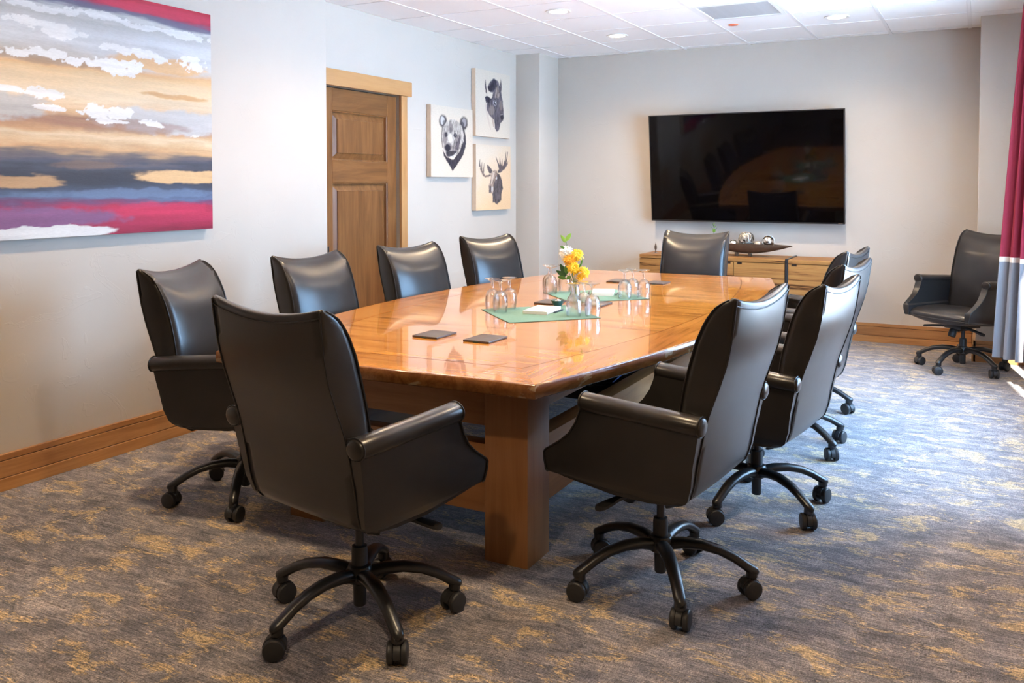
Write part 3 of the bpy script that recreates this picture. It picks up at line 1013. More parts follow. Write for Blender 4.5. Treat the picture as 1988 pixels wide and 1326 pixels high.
# dish with balls on the credenza
dish = thing('boat_dish', 'long pointed bronze dish of silver balls on the credenza', 'dish', (-1.845, 8.02, cz))
rings = []
inner = []
NL = 33
for i in range(NL):
    u = -1 + 2 * i / (NL - 1)
    wv = 0.085 * max(1 - abs(u) ** 2.2, 0.0) + 0.004
    ztop = 0.120 - 0.012 * abs(u)
    zb = 0.026 + 0.078 * abs(u) ** 1.8
    ring = []
    for j in range(11):
        a = PI * j / 10
        ring.append((u * 0.395, -wv * math.cos(a), ztop - (ztop - zb) * math.sin(a)))
    for j in range(10, -1, -1):
        a = PI * j / 10
        ring.append((u * 0.39, -(wv * 0.93) * math.cos(a), ztop - (ztop - zb) * 0.90 * math.sin(a) + 0.0005))
    rings.append(ring)
MB().loft(rings).obj('hull', 'dish_bronze', dish)
for sx in (-0.10, 0.02):
    box_obj('foot', (sx - 0.012, sx + 0.012, -0.03, 0.03, 0.0, 0.034), 'dish_bronze', dish, 0.002)
balls = [('woven_ball', -1.859, 0.890, 0.070, 'round woven silver wire ball, largest in the bronze dish'), ('silver_ball', -1.662, 0.876, 0.055, 'smooth silver ball at the right of the bronze dish'),
         ('silver_ball', -1.975, 0.846, 0.040, 'small smooth silver ball at the left of the bronze dish'), ('woven_ball', -1.755, 0.842, 0.034, 'tiny woven wire ball between the two larger balls')]
for (nm_, x, z, r, lab) in balls:
    if nm_ == 'silver_ball':
        b0 = thing('silver_ball', lab, 'ball', (x, 8.02, z), 0, 'balls in the bronze dish')
        MB().sphere((0, 0, 0), r, 24, 16).obj('sphere', 'silver', b0)
        MB().tube([(r * 1.0 * math.cos(t) * 0.95, r * 1.0 * math.cos(t) * 0.3, r * math.sin(t)) for t in np.linspace(0, 2 * PI, 30)[:-1]], 0.002, 6, closed=True).obj('seam', 'silver_wire', b0)
    else:
        b0 = thing('woven_ball', lab, 'ball', (x, 8.02, z), 0, 'balls in the bronze dish')
        m = MB()
        rr = random.Random(3)
        for k in range(34):
            ax = Vector((rr.gauss(0, 1), rr.gauss(0, 1), rr.gauss(0, 1))).normalized()
            p = ax.orthogonal().normalized()
            q = ax.cross(p)
            off = rr.uniform(-0.55, 0.55)
            cr = math.sqrt(1 - off * off)
            m.tube([tuple((ax * off + (p * math.cos(t) + q * math.sin(t)) * cr) * r) for t in np.linspace(0, 2 * PI, 26)[:-1]], 0.0034, 5, closed=True)
        w_ = m.obj('wire_weave', 'silver_wire', b0)
        MB().sphere((0, 0, 0), r * 0.5, 16, 10).obj('core', 'dish_bronze', b0)

orn = thing('pointed_ornament', 'small dark pointed ornament at the left end of the credenza', 'ornament', (-2.72, 8.02, cz))
MB().lathe([(0.016, 0.0), (0.018, 0.003), (0.006, 0.008), (0.004, 0.02), (0.011, 0.04), (0.013, 0.055), (0.006, 0.08), (0.001, 0.098)], 14).obj('spire', 'dish_bronze', orn)
MB().lathe([(0.024, 0.0), (0.024, 0.003), (0.016, 0.0035)], 18).obj('foot_disc', 'silver', orn, (0, 0, 0))

pl = thing('leaf_sprig_vase', 'small vase with a green sprig showing above the head chair', 'vase', (-2.189, 8.14, cz))
MB().lathe([(0.03, 0), (0.04, 0.03), (0.035, 0.09), (0.02, 0.13), (0.024, 0.15), (0.02, 0.15), (0.016, 0.13), (0.03, 0.09), (0.034, 0.03), (0.02, 0.01)], 18).obj('pot', 'dish_bronze', pl)


def leaf_mesh(L, w, curl=0.25, fold=0.2):
    """leaf along +Z from the origin, thickness from two sided shell"""
    m = MB()
    n = 8
    rings = []
    for i in range(n + 1):
        t = i / n
        ww = w * (math.sin(PI * min(1, t ** 0.8)) ** 0.8) * 0.5 + 0.0006
        y = curl * L * t * t
        z = L * t * (1 - 0.15 * curl * t)
        rings.append([(-ww, y + fold * ww, z), (0, y, z), (ww, y + fold * ww, z), (ww, y + fold * ww + 0.0012, z), (0, y + 0.0014, z), (-ww, y + fold * ww + 0.0012, z)])
    return m.loft(rings)


stm = MB()
stm.tube([(0, 0, 0.02), (-0.004, 0, 0.16), (0.002, -0.004, 0.24), (-0.01, 0, 0.29)], 0.002, 6)
stm.obj('stem', 'stem_green', pl)
for k, (a, z, L) in enumerate([(0.4, 0.20, 0.05), (2.0, 0.21, 0.05), (3.6, 0.20, 0.05), (5.2, 0.22, 0.045), (1.2, 0.245, 0.03), (4.2, 0.26, 0.03), (2.9, 0.28, 0.02)]):
    leaf_mesh(L, L * 0.45).obj('leaf', 'leaf_green' if k % 2 else 'leaf_light', pl, (0, 0, z), (0.9, 0, a))

# ------------------------------------------------------------------ conference table
TX, TY, TZ = -1.975, 4.392, 0.730
TROT = 0.0
table = thing('conference_table', 'long boat-shaped honey wood conference table with glossy top', 'table', (TX, TY, 0), TROT)
HL = 1.868        # half length
HWE, HWM = 0.695, 0.978   # half widths: end, middle
THK = 0.052


def half_w(y, inset=0.0):
    t = min(1, abs(y) / HL)
    return HWE + (HWM - HWE) * (1 - t ** 1.9) - inset


NS = 40


def band(pts_out, pts_in, z0, z1, name, mat):
    """slab between two polylines with the same count"""
    rings = [[(o_[0], o_[1], z0), (i_[0], i_[1], z0), (i_[0], i_[1], z1), (o_[0], o_[1], z1)] for o_, i_ in zip(pts_out, pts_in)]
    return MB().loft(rings).obj(name, mat, table, angle=30)


BRD = 0.215
LINE = 0.007
zt0, zt1 = TZ - THK + 0.012, TZ
ysin = np.linspace(-HL + BRD, HL - BRD, NS)
EDG = 0.006   # rounded outer lip built by the edge moulding
# field
loopR = [(half_w(y, BRD + LINE), y * (HL - BRD - LINE) / (HL - BRD)) for y in ysin]
loopL = [(-x, y) for x, y in loopR]
rings = [[(l[0], l[1], zt0), (r[0], r[1], zt0), (r[0], r[1], zt1), (l[0], l[1], zt1)] for l, r in zip(loopL, loopR)]
MB().loft(rings).obj('field_panel', 'tabletop_wood', table, angle=30)
# inlay line frame
inR = [(half_w(y, BRD), y) for y in ysin]
for sgn, nm_ in ((1, 'inlay_line'), (-1, 'inlay_line')):
    band([(sgn * x, y) for x, y in inR], [(sgn * x, y) for x, y in loopR], zt0, zt1 - 0.0002, nm_, 'inlay_line')
    y_o, y_i = sgn * (HL - BRD), sgn * (HL - BRD - LINE)
    w_o, w_i = half_w(y_o, BRD), loopR[-1][0]
    band([(-w_o, y_o), (w_o, y_o)], [(-w_i, y_i), (w_i, y_i)], zt0, zt1 - 0.0002, nm_, 'inlay_line')
# border boards
ysout = np.linspace(-HL + EDG, HL - EDG, NS)
outR = [(half_w(y, EDG), y) for y in ysout]
for sgn in (1, -1):
    band([(sgn * x, y) for x, y in outR], [(sgn * x, y) for x, y in inR], zt0, zt1, 'border_board', 'tabletop_border_y')
    yo, yi = sgn * (HL - EDG), sgn * (HL - BRD)
    band([(-outR[-1][0], yo), (outR[-1][0], yo)], [(-inR[-1][0], yi), (inR[-1][0], yi)], zt0, zt1, 'border_board', 'tabletop_border_x')
# rounded edge moulding all round
full = [(half_w(y), y) for y in np.linspace(-HL, HL, NS)]
loop = full + [(-x, y) for x, y in reversed(full)]
inner_loop = []
prof = [(EDG, 0.0), (EDG * 0.45, -0.0012), (0.0, -0.006), (-0.001, -0.02), (0.0, -0.044), (0.004, -0.050), (0.02, -THK), (0.09, -THK), (0.09, -THK + 0.012)]
rings = []
for (ins, dz) in prof:
    rg = []
    for (x, y) in loop:
        yy = y * (HL - ins) / HL
        s_ = 1 if x > 0 else -1
        rg.append((s_ * (half_w(y) - ins), yy, TZ + dz))
    rings.append(rg)
MB().loft(rings, cap=False).obj('edge_moulding', 'table_edge_wood', table, angle=50)
# top deck under the boards
MB().loft([[(-half_w(y, 0.08), y * 0.96, TZ - THK + 0.004), (half_w(y, 0.08), y * 0.96, TZ - THK + 0.004), (half_w(y, 0.08), y * 0.96, TZ - THK + 0.011), (-half_w(y, 0.08), y * 0.96, TZ - THK + 0.011)] for y in ysin]).obj('under_deck', 'table_rail_wood_y', table)
# the ends run slightly out of square
for ch in table.children:
    for v_ in ch.data.vertices:
        v_.co.y += 0.045 * v_.co.x
# legs and rails
LX1, LX0 = 0.562, 0.384
LY1, LY0 = 1.628, 1.448
for sx in (1, -1):
    for sy in (1, -1):
        xs_ = sorted((sx * LX0, sx * LX1))
        ys_ = sorted((sy * LY0, sy * LY1))
        box_obj('leg', (xs_[0], xs_[1], ys_[0], ys_[1], 0, TZ - THK - 0.0005), 'table_leg_wood', table, 0.004)
for sx in (1, -1):
    a = sorted((sx * (LX0 + 0.05), sx * (LX1 - 0.045)))
    box_obj('upper_rail', (a[0], a[1], -LY0, LY0, 0.535, TZ - THK - 0.0005), 'table_rail_wood_y', table, 0.003)
    box_obj('lower_rail', (a[0], a[1], -LY0, LY0, 0.165, 0.425), 'table_rail_wood_y', table, 0.003)
for sy in (1, -1):
    a = sorted((sy * (LY0 + 0.06), sy * (LY1 - 0.05)))
    box_obj('upper_rail', (-LX0, LX0, a[0], a[1], 0.487, 0.612), 'table_rail_wood_x', table, 0.003)
    box_obj('lower_rail', (-LX0, LX0, a[0], a[1], 0.157, 0.418), 'table_rail_wood_x', table, 0.003)
box_obj('cable_shelf', (-LX0 - 0.049, LX0 + 0.049, -0.35, 0.75, 0.30, 0.318), 'groove_dark', table, 0.002)

# dark square hatch lids on the top
lid_me = MB().box(-0.064, 0.064, -0.082, 0.082, 0, 0.009).mesh('lid', 'hatch_leather', bevel=0.004)
lab = ['nearer left', 'nearer right', 'middle left', 'middle right', 'far left', 'far right']
lab = ['dark square lid on the near table end, left one', 'dark square lid on the near table end, right one', 'dark square lid beside the small green bowl', 'dark square lid behind the front glass cluster',
       'dark square lid at the far table end, left of the glasses', 'dark square lid at the far table end, right of the glasses']
for k, (x, y) in enumerate([(-2.091, 3.195), (-1.842, 3.208), (-2.100, 4.385), (-1.845, 4.44), (-2.150, 5.575), (-1.882, 5.595)]):
    t = thing('hatch_lid', lab[k], 'lid', (x, y, TZ + 0.0003), TROT, 'dark square lids on the table')
    put('lid', lid_me, t)
    box_obj('pull_tab', (-0.012, 0.012, -0.086, -0.0815, 0.001, 0.005), 'hem_dark', t)


# green square mats laid as diamonds
def green_mat(c, half, ang, label):
    t = thing('table_mat', label, 'mat', (c[0], c[1], TZ + 0.0004), ang, 'green square mats')
    n = 14
    for nm_, ex, z0, z1, mt in (('cloth', 0.0, 0.0008, 0.0026, 'mat_green'), ('hem', 0.0025, 0.0, 0.0016, 'hem_dark')):
        m = MB()
        hs = half + ex
        g = np.linspace(-hs, hs, n + 1)
        wob = lambda a, b_: 0.003 * math.sin(9 * a + 4 * b_) + 0.002 * math.sin(17 * b_)
        top = [(x + wob(y, x) * (abs(x) / hs) ** 4, y + wob(x, y) * (abs(y) / hs) ** 4, z1) for y in g for x in g]
        bot = [(p[0], p[1], z0) for p in top]
        N = n + 1
        fs = []
        for i in range(n):
            for j in range(n):
                a = i * N + j
                fs.append((a, a + 1, a + N + 1, a + N))
                fs.append((a + N * N, a + N + N * N, a + N + 1 + N * N, a + 1 + N * N))
        per = [j for j in range(N)] + [i * N + n for i in range(1, N)] + [n * N + j for j in range(n - 1, -1, -1)] + [i * N for i in range(n - 1, 0, -1)]
        for i in range(len(per)):
            a, b_ = per[i], per[(i + 1) % len(per)]
            fs.append((a, a + N * N, b_ + N * N, b_))
        m.add(top + bot, fs)
        m.obj(nm_, mt, t)
    return t


green_mat((-1.972, 3.985), 0.240, PI / 4 + 0.03, 'green cloth mat on the nearer middle of the table')
green_mat((-2.000, 4.790), 0.243, PI / 4 + 0.02, 'green cloth mat farther along the table')
MZ = TZ + 0.0030

# goblets standing upside down
prof_g = [(0.0350, 0.0, 1), (0.0382, 0.028, 1), (0.0394, 0.050, 1), (0.0372, 0.076, 1), (0.0285, 0.098, .8), (0.0125, 0.108, .3), (0.0072, 0.114, 0), (0.0062, 0.124, 0), (0.0080, 0.136, 0), (0.0072, 0.145, 0),
          (0.014, 0.153, 0), (0.030, 0.160, 0), (0.0385, 0.1635, 0), (0.0388, 0.1652, 0), (0.001, 0.1655, 0)]
prof_in = [(0.001, 0.1045, 0), (0.011, 0.1035, .2), (0.0265, 0.095, .8), (0.0354, 0.074, 1), (0.0377, 0.049, 1), (0.0366, 0.028, 1), (0.0336, 0.0, 1)]
gm = MB().lathe(prof_in + prof_g, 48, flute=0.018, nfl=12, cap=False)
glass_me = gm.mesh('goblet', 'clear_glass', angle=60, weld=True)
GL = [(-2.246, 3.985, 'left of the pair in the left cluster on the near mat'), (-2.168, 3.930, 'front right of the pair in the left cluster on the near mat'), (-2.187, 4.063, 'rear one of the left cluster on the near mat'),
      (-1.774, 3.975, 'left one of the front cluster before the vase'), (-1.760, 4.072, 'rear one of the front cluster before the vase'), (-1.691, 4.020, 'right one of the front cluster before the vase'),
      (-2.316, 4.815, 'left one of the cluster left of the flowers'), (-2.268, 4.745, 'front one of the cluster left of the flowers'), (-2.225, 4.850, 'right one of the cluster left of the flowers'),
      (-1.790, 4.730, 'left one of the far right cluster'), (-1.776, 4.825, 'middle one of the far right cluster'), (-1.699, 4.800, 'right one of the far right cluster')]
for (x, y, l) in GL:
    tag(put('goblet', glass_me, None, (x, y, MZ), (0, 0, random.random())), 'upturned clear goblet, ' + l, 'glass', 'upturned goblets on the table')


# notepads with pens
def notepad(c, rz, label, pens):
    t = thing('notepad', label, 'notepad', (c[0], c[1], MZ + 0.0003), rz, 'white notepads')
    n = 5
    for k in range(n):
        j = 0.0008 * math.sin(k * 2.1)
        box_obj('sheet_stack', (-0.065 + j, 0.065 + j, -0.105, 0.105, 0.0032 * k, 0.0032 * k + 0.003), 'paper_white', t)
    box_obj('binding', (-0.066, 0.066, 0.095, 0.107, 0.0, 0.0168), 'paper_white', t, 0.001)
    R = Matrix.Rotation(rz, 4, 'Z')
    for k, (dx, dy, a) in enumerate(pens):
        p = R @ Vector((dx, dy, 0))
        pt = thing('pen', label.replace('white notepad', 'dark pen at the right side of the notepad' if k == 0 else 'dark pen at the left side of the notepad'), 'pen', (c[0] + p.x, c[1] + p.y, MZ + 0.0045), rz + a, 'pens by the notepads')
        MB().tube([(-0.066, 0, 0), (-0.055, 0, 0), (0.03, 0, 0), (0.05, 0, 0)], [0.0015, 0.0042, 0.0045, 0.0042], 10).obj('barrel', 'pen_dark', pt)
        MB().tube([(0.05, 0, 0), (0.066, 0, 0), (0.070, 0, 0)], [0.0042, 0.0040, 0.002], 10).obj('cap', 'pen_chrome', pt)
        box_obj('clip', (0.02, 0.062, -0.0012, 0.0012, 0.0046, 0.0062), 'pen_chrome', pt)


notepad((-1.985, 4.045), 0.10, 'white notepad on the nearer green mat', [(0.084, 0.02, 1.5), (-0.084, 0.03, 1.7)])
notepad((-1.985, 4.88), 0.35, 'white notepad on the farther green mat', [(0.085, -0.02, 1.45), (-0.085, 0.0, 1.6)])

# small bowl with mints
bw = thing('small_bowl', 'small dark green bowl of mints by the vase', 'bowl', (-2.003, 4.275, TZ + 0.0035))
MB().lathe([(0.001, 0.004), (0.018, 0.004), (0.028, 0.016), (0.036, 0.030), (0.038, 0.031), (0.030, 0.014), (0.021, 0.0), (0.001, 0.0)], 28, cap=False).obj('shell', 'bowl_green', bw)
for k, (dx, dy, dz) in enumerate([(0, 0, 0.012), (0.014, 0.006, 0.020), (-0.013, 0.008, 0.021), (0.004, -0.015, 0.020), (0.0, 0.004, 0.029), (0.015, -0.009, 0.027)]):
    tag(MB().sphere((0, 0, 0), 0.0085, 10, 7, (1, 1, 0.75)).obj('mint', 'mint_white', None, (-2.003 + dx, 4.275 + dy, TZ + 0.0035 + dz)), 'white mint in the small green bowl', 'mint', 'mints in the green bowl')

# vase and flowers
VX, VY = -1.930, 4.345
VZ = TZ + 0.0003
vs = thing('flower_vase', 'clear glass bud vase holding the flowers', 'vase', (VX, VY, VZ))
MB().lathe([(0.001, 0.006), (0.020, 0.006), (0.027, 0.03), (0.029, 0.055), (0.022, 0.085), (0.0165, 0.105), (0.021, 0.128), (0.0235, 0.130), (0.0185, 0.105), (0.024, 0.085), (0.031, 0.055), (0.029, 0.03), (0.024, 0.0), (0.001, 0.0)], 32, cap=False).obj('glass_body', 'clear_glass', vs, weld=True)
MB().lathe([(0.001, 0.0065), (0.0195, 0.0065), (0.0265, 0.03), (0.0285, 0.055), (0.024, 0.075), (0.001, 0.075)], 24, cap=False).obj('water', 'clear_glass', vs, weld=True)


def petal_ring(m, n, L, w, tilt, r0, z0, jit=0.15, rr=random):
    for k in range(n):
        a = 2 * PI * k / n + rr.uniform(-jit, jit)
        t = tilt + rr.uniform(-0.12, 0.12)
        ll = L * rr.uniform(0.85, 1.1)
        d = Vector((math.cos(a), math.sin(a), 0))
        s_ = Vector((-math.sin(a), math.cos(a), 0))
        rings = []
        for i in range(5):
            u = i / 4
            ww = w * (0.35 + 0.65 * math.sin(PI * (0.15 + 0.75 * u))) * 0.5
            tt = t - 0.5 * u
            p = d * (r0 + ll * u * math.cos(tt)) + Vector((0, 0, z0 + ll * u * math.sin(tt)))
            nrm = (Vector((0, 0, 1)) * math.cos(tt) - d * math.sin(tt)) * 0.0006
            rings.append([tuple(p - s_ * ww), tuple(p + s_ * ww), tuple(p + s_ * ww * 0.9 + nrm), tuple(p - s_ * ww * 0.9 + nrm)])
        m.loft(rings)


def flower(name, label, head, face, R, mat, core, n=16, dense=4):
    """mum with its stem running down into the vase"""
    rr = random.Random(hash(label) % 1000 if False else int(head[0] * 1e4) % 977)
    t = thing(name, label, 'flower', (VX, VY, VZ + 0.012), 0, 'flowers in the glass vase')
    hd = Vector(head) - Vector((VX, VY, VZ + 0.012))
    neck = Vector((hd.x * 0.12, hd.y * 0.12, 0.112))
    foot = Vector((-hd.x * 0.10, -hd.y * 0.10, 0.004))
    mid = (neck + hd) * 0.5 + Vector((hd.x * 0.12, hd.y * 0.12, 0.01))
    MB().tube([tuple(foot), tuple(neck), tuple(mid), tuple(hd)], [0.0016, 0.0016, 0.0015, 0.0018], 6).obj('stem', 'stem_green', t)
    q = Vector(face).normalized().to_track_quat('Z', 'Y').to_euler()
    m = MB()
    for d in range(dense):
        petal_ring(m, n + 8 - 4 * d, R * (1.1 - 0.2 * d), R * 0.24, 0.12 + 0.36 * d, R * 0.08, 0.002 * d, rr=rr)
    m.obj('petals', mat, t, tuple(hd), q)
    c = MB().sphere((0, 0, R * 0.30), R * 0.30, 12, 8, (1, 1, 0.7)).obj('flower_center', core, t, tuple(hd), q)


def at_px(px, py, Y):
    d = (px - 994) / 1692.66
    yaw, pit = 0.4907, -0.0325
    fw = Vector((-math.sin(yaw) * math.cos(pit), math.cos(yaw) * math.cos(pit), math.sin(pit)))
    rt = Vector((math.cos(yaw), math.sin(yaw), 0))
    up = rt.cross(fw)
    r = fw + rt * d - up * ((py - 413.04) / 1692.66)
    return Vector((0, 0, 1.3919)) + r * (Y / r.y)


TOC = Vector((0.35, -0.9, 0.25))
flower('yellow_mum', 'golden mum in the middle of the bouquet, below the white bloom', at_px(1107, 504, 4.32), TOC + Vector((-.1, 0, .2)), 0.036, 'petal_gold', 'petal_gold', 18)
flower('yellow_mum', 'golden mum at the upper right of the bouquet', at_px(1121, 494, 4.34), TOC + Vector((.2, 0, .4)), 0.034, 'petal_yellow', 'petal_gold', 18)
flower('yellow_mum', 'yellow mum in the lower middle of the bouquet', at_px(1114, 520, 4.31), TOC + Vector((.1, 0, .0)), 0.034, 'petal_yellow', 'petal_yellow', 18)
flower('yellow_mum', 'yellow mum farthest right in the bouquet', at_px(1135, 528, 4.33), TOC + Vector((.6, 0, .1)), 0.030, 'petal_yellow', 'petal_gold', 16)
flower('yellow_bud', 'drooping yellow bloom at the lower right over the vase rim', at_px(1126, 539, 4.33), TOC + Vector((.4, 0, -.5)), 0.020, 'petal_yellow', 'petal_gold', 12)
flower('white_mum', 'white mum at the top of the bouquet', at_px(1098, 487, 4.34), TOC + Vector((-.1, 0, .7)), 0.036, 'petal_white', 'petal_white', 18)
rb = thing('white_rose', 'cream rosebud under the white mum', 'flower', (VX, VY, VZ + 0.012), 0, 'flowers in the glass vase')
hp = at_px(1096, 501, 4.34) - Vector((VX, VY, VZ + 0.012))
MB().tube([(0.004, 0, 0.004), (hp.x * .2, hp.y * .2, 0.112), (hp.x, hp.y, hp.z - 0.02)], 0.0016, 6).obj('stem', 'stem_green', rb)
MB().lathe([(0.003, -0.022), (0.014, -0.012), (0.019, 0.002), (0.017, 0.016), (0.012, 0.022), (0.014, 0.012), (0.009, 0.020), (0.004, 0.012)], 16, flute=0.05, nfl=5).obj('bud', 'petal_white', rb, tuple(hp), (0.2, 0.2, 0))


def sprig(label, leaves, mat, tip):
    t = thing('leaf_sprig', label, 'leaves', (VX, VY, VZ + 0.012), 0, 'leaf sprigs in the glass vase')
    tp = Vector(tip) - Vector((VX, VY, VZ + 0.012))
    MB().tube([(0.003, -0.002, 0.004), (tp.x * .15, tp.y * .15, 0.112), (tp.x * .6, tp.y * .6, 0.112 + (tp.z - 0.112) * 0.55), tuple(tp)], 0.0014, 6).obj('stem', 'stem_green', t)
    for (px, py, L, w, rx, ry, rz, mt) in leaves:
        p = at_px(px, py, 4.33) - Vector((VX, VY, VZ + 0.012))
        leaf_mesh(L, w, 0.15, 0.25).obj('leaf', mt, t, tuple(p), (rx, ry, rz))


yw = 0.45   # leaves face the room
sprig('tall sprig with two upright green leaves above the bouquet', [(1099, 471, 0.052, 0.020, 0.1, -0.62, yw, 'leaf_light'), (1099, 468, 0.052, 0.022, 0.1, 0.55, yw, 'leaf_light'), (1096, 483, 0.028, 0.015, 0.2, -1.0, yw, 'leaf_green')], 'leaf_green', at_px(1099, 468, 4.335))
sprig('dark leafy sprig at the left of the bouquet', [(1099, 536, 0.075, 0.028, 0.1, -0.45, yw, 'leaf_dark'), (1098, 537, 0.062, 0.024, 0.1, -1.0, yw, 'leaf_dark'), (1099, 541, 0.048, 0.020, 0.1, -1.35, yw, 'leaf_green'), (1101, 532, 0.05, 0.025, 0.4, -0.2, yw, 'leaf_green')], 'leaf_green', at_px(1099, 532, 4.335))
sprig('fine green filler sprig at the right of the bouquet', [(1124, 520, 0.035, 0.010, 0.1, 0.5, yw, 'leaf_green'), (1128, 514, 0.032, 0.009, 0.1, 0.2, yw, 'leaf_green'), (1126, 526, 0.03, 0.012, 0.2, 1.0, yw, 'leaf_light'), (1106, 543, 0.035, 0.026, 0.9, -0.5, yw, 'leaf_green'), (1118, 532, 0.03, 0.02, 0.5, 0.3, yw, 'leaf_light')], 'leaf_green', at_px(1126, 516, 4.335))

# cables on the shelf under the table
cab = [('cable_black', 'coiled black cable on the shelf under the table', 0), ('cable_black', 'looped black power cable under the table edge', 1), ('cable_blue', 'blue network cable under the table edge', 2), ('cable_tan', 'tan cable tangled among the black cables', 3)]
for mt, l, k in cab:
    rr = random.Random(k + 3)
    pts = []
    for i in range(60):
        a = i * 0.5 + k
        r = 0.10 + 0.035 * math.sin(i * 0.37 + k)
        if k == 2:
            pts.append((-1.60 + 0.03 * math.sin(i * .2), 4.06 + i * 0.013, 0.40 + 0.05 * math.sin(i * 0.13)))
        else:
            pts.append((-1.70 - 0.06 * k + r * math.cos(a), 4.30 + 0.13 * k + r * 1.5 * math.sin(a), 0.325 + 0.0012 * i + 0.012 * (1 + math.sin(i * 0.7 + k))))
    tag(MB().tube(pts, 0.005 if k != 2 else 0.0035, 6).obj('cable', mt, None), l, 'cable', 'cables under the table')


# ------------------------------------------------------------------ office chair
REAR = [(0.372, -0.135), (0.39, -0.178), (0.42, -0.212), (0.467, -0.228), (0.541, -0.240), (0.628, -0.257), (0.69, -0.272), (0.764, -0.298), (0.838, -0.323), (0.91, -0.340), (0.999, -0.352), (1.051, -0.358)]
FRONT = [(0.372, -0.12), (0.42, -0.135), (0.5, -0.150), (0.6, -0.166), (0.699, -0.181), (0.761, -0.190), (0.835, -0.207), (0.91, -0.228), (0.978, -0.258), (1.022, -0.290), (1.042, -0.318), (1.051, -0.338)]
HWID = [(0.372, 0.225), (0.40, 0.240), (0.5, 0.250), (0.7, 0.250), (0.85, 0.246), (1.0, 0.250), (1.04, 0.251), (1.051, 0.249)]


def dip(x, z, w):
    return -0.030 * (1 - min(1, abs(x) / w) ** 2) * sstep(0.72, 1.05, z)


